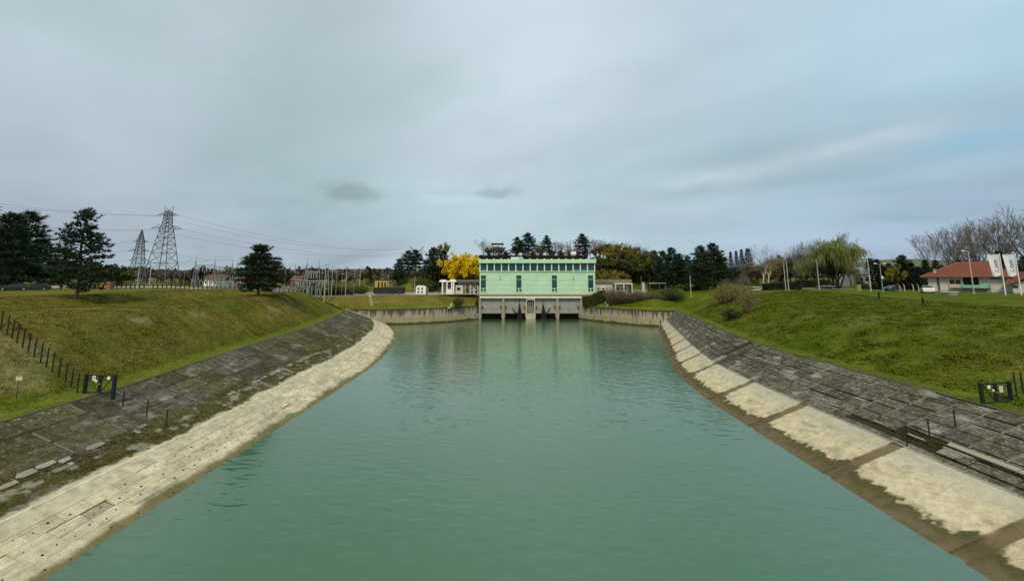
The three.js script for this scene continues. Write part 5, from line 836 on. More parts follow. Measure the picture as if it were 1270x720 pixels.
lampPost(856, 343, 128, 'white lamp post under the large pines', null, { r0: 0.12 });
// ---------------------------------------------------------------- near fences, gates and posts
const postGeo = (h, r = 0.032) => bar([0, -0.3, 0], [0, h, 0], r, r, 7);
{
  const spots = [[4, 400], [11, 405], [18, 412], [26, 419], [34, 427], [42, 432], [51, 441], [59, 448], [67, 455], [76, 461], [85, 469], [93, 475], [101, 478]];
  const f = thing('wire_fence', 'row of dark green steel posts climbing the olive bank up from the gate', 'fence'), pts = [];
  const xs = spots.map(([px]) => at(px, 440, 34.6).x); for (let k = 1; k < 6; k++) xs.unshift(xs[0] - 0.62);
  xs.forEach(x => { const y = groundAt(x, -34.6), p = part(f, 'post', postGeo(1.62, 0.052), M.greenSteel); p.position.set(x, y, -34.6); part(p, 'cap', new THREE.SphereGeometry(0.06, 6, 4), M.greenSteel).position.y = 1.62; pts.push([x, y]); });
  for (const h of [0.3, 0.95, 1.52]) for (let i = 1; i < pts.length; i++) part(f, 'wire', bar([pts[i - 1][0], pts[i - 1][1] + h, -34.6], [pts[i][0], pts[i][1] + h, -34.6], 0.0025, 0.0025, 3), M.greenSteel);
  const f2 = thing('wire_fence', 'few dark steel posts on the deep green bank beside the gate', 'fence');
  [[1257, 0.8], [1263, 0.6], [1274, 0.5], [1288, 0.5], [1302, 0.5]].forEach(([px], i) => { const x = at(px, 460, 32.4).x + i * 0.3, y = groundAt(x, -32.4), p = part(f2, 'post', postGeo(i === 0 ? 1.9 : 1.62, 0.052), M.greenSteel); p.position.set(x, y, -32.4 - 0.1 * i); });
}
function signTex(kind) {
  const c = document.createElement('canvas'); c.width = 96; c.height = 128; const g = c.getContext('2d'); g.fillStyle = '#e4e2d8'; g.fillRect(0, 0, 96, 128);
  if (kind === 'ban') { g.strokeStyle = '#b02a22'; g.lineWidth = 8; g.beginPath(); g.arc(48, 46, 28, 0, 7); g.stroke(); g.beginPath(); g.moveTo(28, 26); g.lineTo(68, 66); g.stroke(); g.fillStyle = '#333'; g.fillRect(40, 30, 12, 32); for (let i = 0; i < 4; i++) g.fillRect(14, 88 + i * 9, 68 - i * 8, 3); }
  else if (kind === 'note') { g.fillStyle = '#444'; for (let i = 0; i < 7; i++) g.fillRect(12, 22 + i * 13, 72 - (i % 3) * 12, 4); }
  const t = new THREE.CanvasTexture(c); t.colorSpace = THREE.SRGBColorSpace; return t;
}
const plate = kind => new THREE.MeshStandardMaterial({ map: signTex(kind), roughness: 0.5 });
function gate(x0, x1, z0, z1, label, signs) {
  const y = Math.min(groundAt(x0, z0), groundAt(x1, z1)), L = Math.hypot(x1 - x0, z1 - z0), t = thing('field_gate', label, 'gate', null, [x0, y, z0], -Math.atan2(z1 - z0, x1 - x0));
  for (const [x, w] of [[0, 0.1], [L, 0.1]]) part(t, 'gate_post', box(x - w, x + w, -0.4, 1.66, -w, w), M.greenSteel);
  for (const [a, b, s] of [[0.13, L / 2 - 0.03, 1], [L / 2 + 0.03, L - 0.13, -1]]) {
    const lf = part(t, 'gate_leaf', [box(a, b, 1.47, 1.59, -0.04, 0.04), box(a, b, 0.1, 0.18, -0.04, 0.04), box(a, a + (s > 0 ? 0.07 : 0.13), 0.18, 1.47, -0.04, 0.04), box(b - (s > 0 ? 0.13 : 0.07), b, 0.18, 1.47, -0.04, 0.04)], M.greenSteel);
    part(lf, 'brace', s > 0 ? bar([a + 0.05, 1.5, 0], [b - 0.1, 0.18, 0], 0.045, 0.045, 4) : bar([b - 0.05, 1.5, 0], [a + 0.1, 0.18, 0], 0.045, 0.045, 4), M.greenSteel);
  }
  part(t, 'latch', box(L / 2 - 0.1, L / 2 + 0.1, 0.82, 0.9, 0.03, 0.07), M.galvanised);
  for (const [x, yy, w, h, kind] of signs) { const g = new THREE.PlaneGeometry(w, h); g.translate(x, yy, 0.052); const b = part(t, 'sign', box(x - w / 2, x + w / 2, yy - h / 2, yy + h / 2, 0.034, 0.049), M.white); part(b, 'print', g, plate(kind)); }
}
gate(-36.9, -34.1, -34.6, -34.3, 'dark steel double gate with diagonal braces and white signs on the olive bank', [[0.82, 1.3, 0.3, 0.42, 'ban'], [1.06, 1.08, 0.22, 0.17, 'blank'], [2.25, 1.36, 0.28, 0.26, 'blank']]);
gate(37.35, 40.2, -31.9, -32.35, 'dark steel double gate with diagonal braces and white signs on the deep green bank', [[0.75, 1.3, 0.3, 0.24, 'blank'], [1.15, 1.02, 0.2, 0.14, 'blank'], [1.95, 1.08, 0.34, 0.44, 'ban']]);
for (const [s, list, label, wires] of [[-1, [[-34.4, 0.811], [-34.45, 0.640], [-34.5, 0.498]], 'three dark fence posts stepping down the mossy bank slabs', 0], [1, [[-30.7, 0.735], [-30.85, 0.590], [-30.9, 0.458]], 'three dark fence posts stepping down the slabs, a slack wire between two', 1]]) {
  const f = thing('wire_fence', label, 'fence'), tops = [];
  list.forEach(([z, v]) => { const p = onBank(s, z, v), m = part(f, 'post', postGeo(1.32, 0.05), M.greenSteel); m.position.set(...p); tops.push(p); });
  if (wires) { part(f, 'wire', bar([tops[2][0], tops[2][1] + 1.28, tops[2][2]], [tops[1][0] - 0.5, tops[1][1] + 0.1, tops[1][2]], 0.014, 0.014, 4), M.greenSteel); const c = new THREE.TubeGeometry(new THREE.CatmullRomCurve3([[0, 1.2, 0], [-0.45, 0.9, 0.1], [-0.55, 0.45, 0.2], [-0.2, 0.1, 0.1], [0.1, 0.35, 0]].map(a => new THREE.Vector3(tops[2][0] + a[0], tops[2][1] + a[1], tops[2][2] + a[2]))), 20, 0.009, 4); part(f, 'loose_wire', c, M.greenSteel); }
}
{
  const x = at(20, 491, 31).x, z = -31, y = groundAt(x, z), t = thing('sign_post', 'small pale sign on a thin post in the dry grass below the fence', 'sign', null, [x, y, z], 0.25);
  part(t, 'post', postGeo(1.35, 0.02), M.greenSteel); part(t, 'sign', box(-0.2, 0.2, 1.32, 1.62, -0.01, 0.01), mat(0.5, 0.47, 0.36, 0.7));
  const bare = (px, py, rx, rz, seed) => 0;
}
// short black posts on the lawn in front of the house
for (const [px, base, h, board] of [[1091, 371, 1.35, 0], [1145.5, 378, 1.2, 1]]) {
  let d = 40; for (let k = 0; k < 200; k++) { const p = at(px, base, d); if (groundAt(p.x, p.z) > p.y) break; d += 0.5; }
  const p = at(px, base, d), t = thing('marker_post', board ? 'short black post with a low plank on the lawn below the house' : 'short black post on the lawn below the lamp with two heads', 'post', null, [p.x, groundAt(p.x, p.z), p.z]);
  part(t, 'post', box(-0.08, 0.08, -0.2, h, -0.08, 0.08), M.black); part(t, 'cap', box(-0.11, 0.11, h + 0.002, h + 0.05, -0.11, 0.11), M.darkMetal);
  if (board) part(t, 'plank', box(-0.3, 1.9, 0.03, 0.16, -0.12, 0.12), M.rust);
}

// ---------------------------------------------------------------- roads and yard
function ribbon(pts, w, lift) { const pos = [], uv = [], idx = []; const cv = new THREE.CatmullRomCurve3(pts.map(([x, z]) => new THREE.Vector3(x, 0, z)), false, 'centripetal'), n = Math.ceil(cv.getLength() / 1.2), P = cv.getSpacedPoints(n); P.forEach((p, i) => { const q = P[Math.min(i + 1, n)], o = P[Math.max(i - 1, 0)], dx = q.x - o.x, dz = q.z - o.z, l = Math.hypot(dx, dz), nx = -dz / l * w / 2, nz = dx / l * w / 2, y = Math.max(groundAt(p.x, p.z), groundAt(p.x + nx, p.z + nz), groundAt(p.x - nx, p.z - nz)) + lift; for (const k of [-1, -0.33, 0.33, 1]) { pos.push(p.x + nx * k, y, p.z + nz * k); uv.push(p.x + nx * k, p.z + nz * k); } if (i) for (let k = 0; k < 3; k++) { const a = (i - 1) * 4 + k; idx.push(a, a + 1, a + 4, a + 1, a + 5, a + 4); } }); const g = new THREE.BufferGeometry(); g.setAttribute('position', new THREE.Float32BufferAttribute(pos, 3)); g.setAttribute('uv', new THREE.Float32BufferAttribute(uv, 2)); g.setIndex(idx); g.computeVertexNormals(); return g; }
structure('road', ribbon([[-85, -150], [-66, -139.5], [-50, -138.6], [-30, -142], [-14, -149]], 3.6, 0.09), M.asphalt);
structure('road', ribbon([[170, -96], [130, -108], [108, -119], [96, -130], [92, -142], [98, -160]], 4.6, 0.09), mat(0.42, 0.405, 0.37, 0.95, { map: mottle }));
structure('road', ribbon([[96, -130], [84, -124.5], [76, -122.5]], 2.6, 0.1), mat(0.42, 0.405, 0.37, 0.95, { map: mottle }));
structure('road', ribbon([[-190, -121], [-120, -121], [-75, -123]], 5, 0.09), M.asphalt);
structure('yard', box(-60, 64, 8.5, 8.66, -146.9, -172), M.asphalt);
structure('path', ribbon([[-62, -112], [-56.4, -121.5], [-54.6, -125.5]], 0.9, 0.05), M.paleConcrete);
// dirt and dry patches on the banks
// ---------------------------------------------------------------- far hills
{
  const pos = [], idx = [], n = 90;
  for (let i = 0; i <= n; i++) { const px = -200 + i * 1750 / n, p = at(px, 344, 2600), h = 60 + (px > 1000 ? 75 * smooth(1000, 1120, px) * (0.8 + 0.4 * fbm(px / 60, 2, 3)) : 20 * fbm(px / 90, 5, 3)); for (const [dy, dz] of [[0, 500], [h * 0.75, 120], [h, -100], [0, -600]]) pos.push(p.x, dy, p.z + dz); if (i) for (let k = 0; k < 3; k++) { const a = (i - 1) * 4 + k; idx.push(a, a + 4, a + 1, a + 1, a + 4, a + 5); } }
  const g = new THREE.BufferGeometry(); g.setAttribute('position', new THREE.Float32BufferAttribute(pos, 3)); g.setIndex(idx); g.computeVertexNormals();
  structure('hills', g, mat(0.10, 0.115, 0.075, 1));
}

// ---------------------------------------------------------------- left of the powerhouse
function hutAt(name, label, px0, px1, top, d, depth, wall, roof, extra) { const a = at(px0, 350, d).x, b = at(px1, 350, d).x, yt = at(px0, top, d).y, y = groundAt((a + b) / 2, -d) - 0.2, t = thing(name, label, 'building', null, [(a + b) / 2, y, -d]), w = (b - a) / 2, h = yt - y; part(t, 'wall', box(-w, w, 0, h, 0, -depth), wall); part(t, 'roof', box(-w - 0.25, w + 0.25, h + 0.003, h + 0.28, 0.3, -depth - 0.2), roof); extra && extra(t, w, h); return t; }
hutAt('yellow_hut', 'low yellow hut with dark openings behind the green fence', 465, 480.5, 347.4, 215, 5, M.yellow, M.darkConcrete, (t, w, h) => { for (const k of [-0.55, 0.02, 0.5]) { const o = part(t, 'window', box(w * k, w * k + 0.9, h * 0.25, h * 0.82, 0.02, 0.06), M.darkMetal); part(o, 'pane', box(w * k + 0.1, w * k + 0.8, h * 0.3, h * 0.78, 0.065, 0.075), M.darkGlass); } });
hutAt('white_hut', 'small white hut behind the pines on the lawn', 496, 503.5, 344, 215, 4, M.white, M.galvanised, (t, w, h) => { part(t, 'door', box(-0.5, 0.5, 0, 2.1, 0.01, 0.06), M.gateGrey); });
{
  const f = thing('mesh_fence', 'low green mesh fence in front of the yellow hut', 'fence'); let last = null;
  for (let i = 0; i <= 16; i++) { const px = 452 + i * 3.1, d = 172, p = at(px, 350, d), y = groundAt(p.x, -d); part(f, 'post', box(p.x - 0.06, p.x + 0.06, y - 0.2, y + 1.9, -d - 0.06, -d + 0.06), mat(0.02, 0.09, 0.06, 0.6)); if (last) for (let k = 0; k < 5; k++) part(f, 'rail', bar([last[0], last[1] + 0.2 + k * 0.4, -d], [p.x, y + 0.2 + k * 0.4, -d], 0.035, 0.035, 3), mat(0.02, 0.12, 0.08, 0.6)); last = [p.x, y]; }
}
{ // covered black trailer on the road edge
  const d = 143, a = at(462, 350, d), b = at(500, 350, d), y = groundAt((a.x + b.x) / 2, -d), t = thing('covered_trailer', 'long black covered trailer parked at the edge of the lawn', 'trailer', null, [(a.x + b.x) / 2, y + 0.05, -d - 2]), w = (b.x - a.x) / 2;
  const g = new THREE.BoxGeometry(2 * w, 2.1, 2.2, 40, 3, 3), p = g.attributes.position, r = rng(3); for (let i = 0; i < p.count; i++) { const n = fbm(p.getX(i) * 1.3, p.getY(i) * 1.1 + p.getZ(i), 3) - 0.5; p.setXYZ(i, p.getX(i) + n * 0.1, p.getY(i) + n * 0.16 * (p.getY(i) > 0 ? 1 : 0.2), p.getZ(i) + n * 0.22); } g.translate(0, 1.6, 0); g.computeVertexNormals();
  part(t, 'tarpaulin', g, mat(0.010, 0.011, 0.012, 0.55)); part(t, 'chassis', box(-w + 0.2, w - 0.2, 0.32, 0.56, -0.9, 0.9), M.darkMetal);
  for (const k of [-0.72, -0.5, 0.05, 0.3, 0.7]) { const wh = new THREE.CylinderGeometry(0.4, 0.4, 0.28, 14); wh.rotateX(Math.PI / 2); wh.translate(w * k, 0.4, 0.92); const m = part(t, 'wheel', wh, M.black); const rim = new THREE.CylinderGeometry(0.2, 0.2, 0.3, 10); rim.rotateX(Math.PI / 2); rim.translate(w * k, 0.4, 0.93); part(m, 'rim', rim, M.galvanised); }
}
const platform = (px, d) => { const x = at(px, 360, d).x; return [x, Math.max(groundAt(x, -d), d > 146.8 && x > -60 && x < 64 ? 8.66 : -9), -d]; };
{ // white transformer cabinet
  const t = thing('transformer_cabinet', 'white transformer cabinet with two dark vents beside the road', 'transformer', null, platform(522.5, 146.9), 0), w = 1.85;
  part(t, 'body', box(-w, w, 0.1, 3.0, -1, 1), M.white); part(t, 'roof', box(-w * 0.75, w * 0.55, 3.003, 3.3, -0.9, 0.9), M.whitePaint); part(t, 'plinth', box(-w - 0.1, w + 0.1, -0.2, 0.097, -1.1, 1.1), M.concrete);
  for (const [x, y] of [[-1.25, 1.75], [-1.25, 0.5], [0.15, 1.75], [0.15, 0.5]]) { const v = part(t, 'vent', box(x, x + 0.75, y, y + 0.8, 1.003, 1.05), M.darkMetal); for (let k = 0; k < 4; k++) part(v, 'slat', box(x + 0.04, x + 0.71, y + 0.1 + k * 0.18, y + 0.17 + k * 0.18, 1.051, 1.08), M.galvanised); }
  for (let k = 0; k < 5; k++) part(t, 'radiator_fin', box(w + 0.05 + k * 0.16, w + 0.12 + k * 0.16, 0.4, 2.4, -0.8, 0.8), M.galvanised);
}
{ // white crane-like gate lifting portal
  const t = thing('lifting_portal', 'white steel lifting portal with a wide top beam beside the grey annex', 'portal', null, platform(556, 147.2), 0), r = rng(2);
  for (const x of [-2.2, -0.5, 1.3, 2.0]) part(t, 'column', box(x - 0.24, x + 0.24, 0, 4.6, -0.3, 0.3), M.white);
  part(t, 'top_beam', box(-3.4, 3.0, 4.603, 5.1, -0.5, 0.5), M.white); part(t, 'upper_frame', [box(-3.0, -0.8, 5.103, 5.45, -0.3, 0.3), box(0.6, 2.6, 5.103, 5.6, -0.3, 0.3)][0], M.white); part(t, 'upper_frame', box(0.6, 2.6, 5.103, 5.6, -0.3, 0.3), M.white);
  part(t, 'hoist_drum', (() => { const g = new THREE.CylinderGeometry(0.55, 0.55, 1.4, 14); g.rotateZ(Math.PI / 2); g.translate(0.35, 3.2, 0); return g; })(), M.darkMetal);
  part(t, 'ladder', [bar([-1.4, 0, 0.4], [-1.4, 4.6, 0.4], 0.05), bar([-1.0, 0, 0.4], [-1.0, 4.6, 0.4], 0.05), ...Array.from({ length: 9 }, (_, k) => bar([-1.4, 0.4 + k * 0.48, 0.4], [-1.0, 0.4 + k * 0.48, 0.4], 0.03))], M.galvanised);
  part(t, 'machine_box', box(-0.3, 1.1, 0.1, 1.9, -0.6, 0.5), M.whitePaint); part(t, 'rail', box(-3.2, 3.0, 0, 0.12, -0.6, 0.6), M.galvanised); part(t, 'control_box', box(-2.0, -1.5, 1.2, 2.1, 0.31, 0.6), M.gateGrey);
}
{ // grey annex on the left
  const d = 156, x0 = at(558, 350, d).x, x1 = hx(595) - 0.4, y = 8.66, t = thing('annex', 'grey concrete annex with a flat roof beside the yellow tree', 'building'), yt = at(575, 346.8, d).y;
  part(t, 'wall', box(x0 + 3.2, x1, y, yt - 0.9, -d, -d - 10), M.concrete); part(t, 'roof', box(x0, x1 + 0.1, yt - 0.897, yt, -d + 1.6, -d - 10.4), mat(0.17, 0.155, 0.125, 0.95, { map: mottle, bumpMap: grain, bumpScale: 0.02 }));
  for (let k = 0; k < 5; k++) part(t, 'pillar', box(lerp(x0 + 4, x1 - 0.6, k / 4), lerp(x0 + 4, x1 - 0.6, k / 4) + 0.35, y, yt - 0.9, -d + 0.5, -d + 0.003), M.paleConcrete);
  const bx = at(565.5, 350, d - 2).x; part(t, 'kiosk', box(bx, bx + 3, y, y + 3.2, -d + 1.2, -d + 3.2), M.offWhiteWall); const w = part(t, 'window', box(bx + 0.6, bx + 1.9, y + 1.3, y + 2.4, -d + 3.203, -d + 3.26), M.darkMetal); part(w, 'pane', box(bx + 0.7, bx + 1.8, y + 1.4, y + 2.3, -d + 3.262, -d + 3.28), M.darkGlass);
  part(t, 'door', box(x0 + 6.6, x0 + 7.7, y, y + 2.2, -d + 0.004, -d + 0.06), M.darkMetal);
}
function gear(px, d, label, n, seed) { const t = thing('pump_set', label, 'machine', null, platform(px, d)), r = rng(seed); part(t, 'skid', box(-1.6, 1.6, 0, 0.2, -0.7, 0.7), M.galvanised); for (let k = 0; k < n; k++) { const x = lerp(-1.3, 1.3, k / (n - 1)), h = 1.8 + 1.5 * r(), g = new THREE.CylinderGeometry(0.26, 0.3, h, 10); g.translate(x, 0.2 + h / 2, (r() - 0.5) * 0.6); const m = part(t, 'tank', g, k % 3 === 1 ? M.darkMetal : M.paleSteel); part(m, 'flange', new THREE.TorusGeometry(0.3, 0.06, 5, 12).rotateX(Math.PI / 2).translate(x, 0.2 + h * 0.6, 0), M.galvanised); } part(t, 'pipe', bar([-1.5, 1.3, 0.5], [1.5, 1.6, 0.5], 0.1), M.paleSteel); }
gear(588, 148, 'grey pump set of upright tanks beside the powerhouse corner by the yellow tree', 6, 4);
gear(744, 148.5, 'pump set of upright tanks beside the powerhouse corner above the hedge', 5, 9);
// steps down the grass bank beside the corner shrub
for (const [p0, p1, label, z0, z1] of [[560.5, 557, 'narrow concrete steps down the grass bank beside the corner shrub', -138.6, -133.5], [458, 461.5, 'narrow concrete steps down the grass bank below the road', -136.6, -129.5], [749.5, 754, 'narrow concrete steps down the bank between hedge and brown shrubs', -140, -134.2]]) {
  const t = thing('steps', label, 'steps'), n = 9; for (let i = 0; i < n; i++) { const q = i / (n - 1), z = lerp(z0, z1, q), x = at(lerp(p0, p1, q), 372, -z).x, y = groundAt(x, z); part(t, 'tread', box(x - 0.45, x + 0.45, y - 0.25, y + 0.1, z - 0.3, z + 0.3), M.paleConcrete); }
}
// ---------------------------------------------------------------- right of the powerhouse
{
  const d = 152, x0 = hx(739) + 0.5, x1 = at(783, 350, d).x, y = 8.66, t = thing('annex', 'pale annex with a mossy flat roof and white doors behind the brown shrubs', 'building'), yt = at(760, 346.5, d).y;
  part(t, 'wall', box(x0, x1 - 1, y, yt - 1.1, -d, -d - 9), M.offWhiteWall); part(t, 'roof', box(x0 - 0.2, x1, yt - 1.097, yt, -d + 0.8, -d - 9.5), mat(0.19, 0.175, 0.14, 0.95, { map: mottle, bumpMap: grain, bumpScale: 0.02 }));
  const px = q => at(q, 350, d).x; for (const [a, b] of [[747, 750], [762, 769], [770, 777]]) { const w = part(t, 'door', box(px(a), px(b), y, y + 2.7, -d + 0.003, -d + 0.07), M.white); part(w, 'pane', box(px(a) + 0.3, px(b) - 0.3, y + 1.5, y + 2.4, -d + 0.072, -d + 0.09), M.darkGlass); }
  part(t, 'porch_roof', box(px(759), px(781), yt - 1.7, yt - 1.35, -d + 3.6, -d + 0.003), M.whitePaint); for (const q of [760, 770, 780]) part(t, 'porch_column', box(px(q), px(q) + 0.3, y, yt - 1.703, -d + 3.5, -d + 3.2), M.whitePaint);
}
{
  const d = 150, t = thing('open_shelter', 'small flat roofed open shelter on thin posts under the pines', 'shelter', null, platform(815, d)), w = 3.2; part(t, 'roof', box(-w, w, 2.6, 2.78, -1.3, 1.3), M.paleSteel); for (const x of [-w + 0.2, 0.6, w - 0.3]) part(t, 'post', box(x - 0.06, x + 0.06, 0, 2.6, 0.9, 1.02), M.galvanised); part(t, 'back_panel', box(-w, w, 0.3, 2.2, -1.25, -1.15), M.darkConcrete); part(t, 'bench', box(-w + 0.6, w - 0.6, 0.4, 0.5, -1.0, -0.5), M.rust);
  const r = thing('hand_rail', 'pale pipe hand rail along the yard edge behind the brown shrubs', 'railing'), y = 8.66, xa = at(786, 350, 149).x, xb = at(802, 350, 149).x; for (const h of [0.6, 1.1, 1.6]) part(r, 'rail', bar([xa, y + h, -149], [xb, y + h, -149], 0.06), M.paleSteel); for (let k = 0; k < 4; k++) part(r, 'post', bar([lerp(xa, xb, k / 3), y - 0.1, -149], [lerp(xa, xb, k / 3), y + 1.6, -149], 0.07), M.paleSteel);
  const c = thing('control_mast', 'grey control cabinet on a mast beside the pipe hand rail', 'cabinet', null, platform(797, 150)); part(c, 'mast', bar([0, 0, 0], [-0.4, 6.4, 0], 0.1, 0.07), M.galvanised); part(c, 'cabinet', box(-0.5, 0.7, 0.2, 4.0, 0.15, 0.9), M.gateGrey); part(c, 'door', box(-0.4, 0.6, 0.4, 3.6, 0.903, 0.94), M.paleSteel);
}
// hedges: boxes of small leaves round a core
function hedge(label, x0, x1, z0, z1, h, col, seed, n, group, uneven = 0.12) {
  const r = rng(seed), F = new Leaves(), cx = (x0 + x1) / 2, cz = (z0 + z1) / 2, y = groundAt(cx, cz) - 0.1, t = thing('hedge', label, 'hedge', group, [cx, y, cz]), W = (x1 - x0) / 2, D = (z0 - z1) / 2;
  for (let i = 0; i < n; i++) { let x = (r() * 2 - 1) * W, z = (r() * 2 - 1) * D, yy = r() * h; const q = r(); const b = uneven * h * (fbm(x * 0.9 + seed, z * 0.9, 3) - 0.5) * 2; if (q < 0.5) yy = h + b - 0.1 * r(); else if (q < 0.9) { z = D + b * 0.6; yy *= 1 + b / h; } else x = (r() < 0.5 ? -1 : 1) * (W + b * 0.4); const k = 0.55 + 0.9 * r(); F.quad(x, yy + groundAt(cx + x, cz + z) - y - 0.1, z, 0.24 * (0.6 + 0.8 * r()), r, col.map(v => v * k)); }
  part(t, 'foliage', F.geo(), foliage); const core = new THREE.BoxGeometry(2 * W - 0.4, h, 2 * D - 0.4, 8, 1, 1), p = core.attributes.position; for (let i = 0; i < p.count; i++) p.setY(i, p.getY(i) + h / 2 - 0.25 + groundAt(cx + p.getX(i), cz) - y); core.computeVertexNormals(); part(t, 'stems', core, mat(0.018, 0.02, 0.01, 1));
}
hedge('dense clipped green hedge beside the powerhouse above the stained wall', hx(722), hx(747), -138.4, -141.2, 3.3, [0.05, 0.06, 0.014], 5, 5200);
hedge('long dark clipped hedge beside the pale lamp posts', at(949, 355, 120).x, at(990, 355, 120).x, -118.5, -121.5, 2.1, [0.026, 0.036, 0.016], 6, 5600);
hedge('low dark hedge under the large pines', at(849, 360, 138).x, at(878, 360, 138).x, -137, -138.6, 1.1, [0.022, 0.03, 0.012], 7, 2200);
hedge('very long dark green hedge on the hill crest behind the powerhouse', hx(575) - 1, hx(760), -190, -193, 2.6, [0.02, 0.026, 0.010], 8, 9000);
hedge('low dark green hedge behind the road in front of the grove', at(991, 350, 150).x, at(1030, 350, 150).x, -150, -152, 2.6, [0.024, 0.036, 0.014], 9, 3500);

// dark lookout cabin and white signal box on the hill
{
  const d = 200, p = at(617, 312, d), t = thing('lookout_cabin', 'dark timber lookout cabin on stilts on the hill above the roof', 'cabin', null, [p.x, groundAt(p.x, -d) - 0.1, -d]), h = at(617, 301, d).y - groundAt(p.x, -d);
  for (const x of [-2.2, 2.2]) for (const z of [-1.5, 1.5]) part(t, 'stilt', box(x - 0.15, x + 0.15, 0, h * 0.55, z - 0.15, z + 0.15), M.black);
  part(t, 'floor', box(-3, 3, h * 0.55, h * 0.6, -2, 2), M.darkMetal); for (const x of [-2.6, 2.6]) part(t, 'wall', box(x - 0.1, x + 0.1, h * 0.6, h * 0.9, -1.8, 1.8), M.darkMetal); part(t, 'wall', box(-2.5, 2.5, h * 0.6, h * 0.74, 1.6, 1.8), M.darkMetal); part(t, 'roof', box(-3.2, 3.2, h * 0.9, h * 0.98, -2.2, 2.2), M.darkConcrete); part(t, 'sign_arm', box(3.2, 4.4, h * 0.66, h * 0.74, -0.1, 0.1), mat(0.05, 0.1, 0.25, 0.5));
  const d2 = 198, q = at(711, 312, d2), s = thing('white_cabin', 'small white cabin with a red roof edge on the hill', 'cabin', null, [q.x, groundAt(q.x, -d2) - 0.1, -d2]), hh = at(711, 310.6, d2).y - groundAt(q.x, -d2);
  part(s, 'wall', box(-1.3, 1.3, 0, hh, -1.2, 1.2), M.white); part(s, 'roof', box(-1.6, 1.6, hh + 0.003, hh + 0.35, -1.5, 1.5), M.redTile); part(s, 'door', box(0.2, 1.0, 0, 1.9, 1.203, 1.25), M.gateGrey);
}
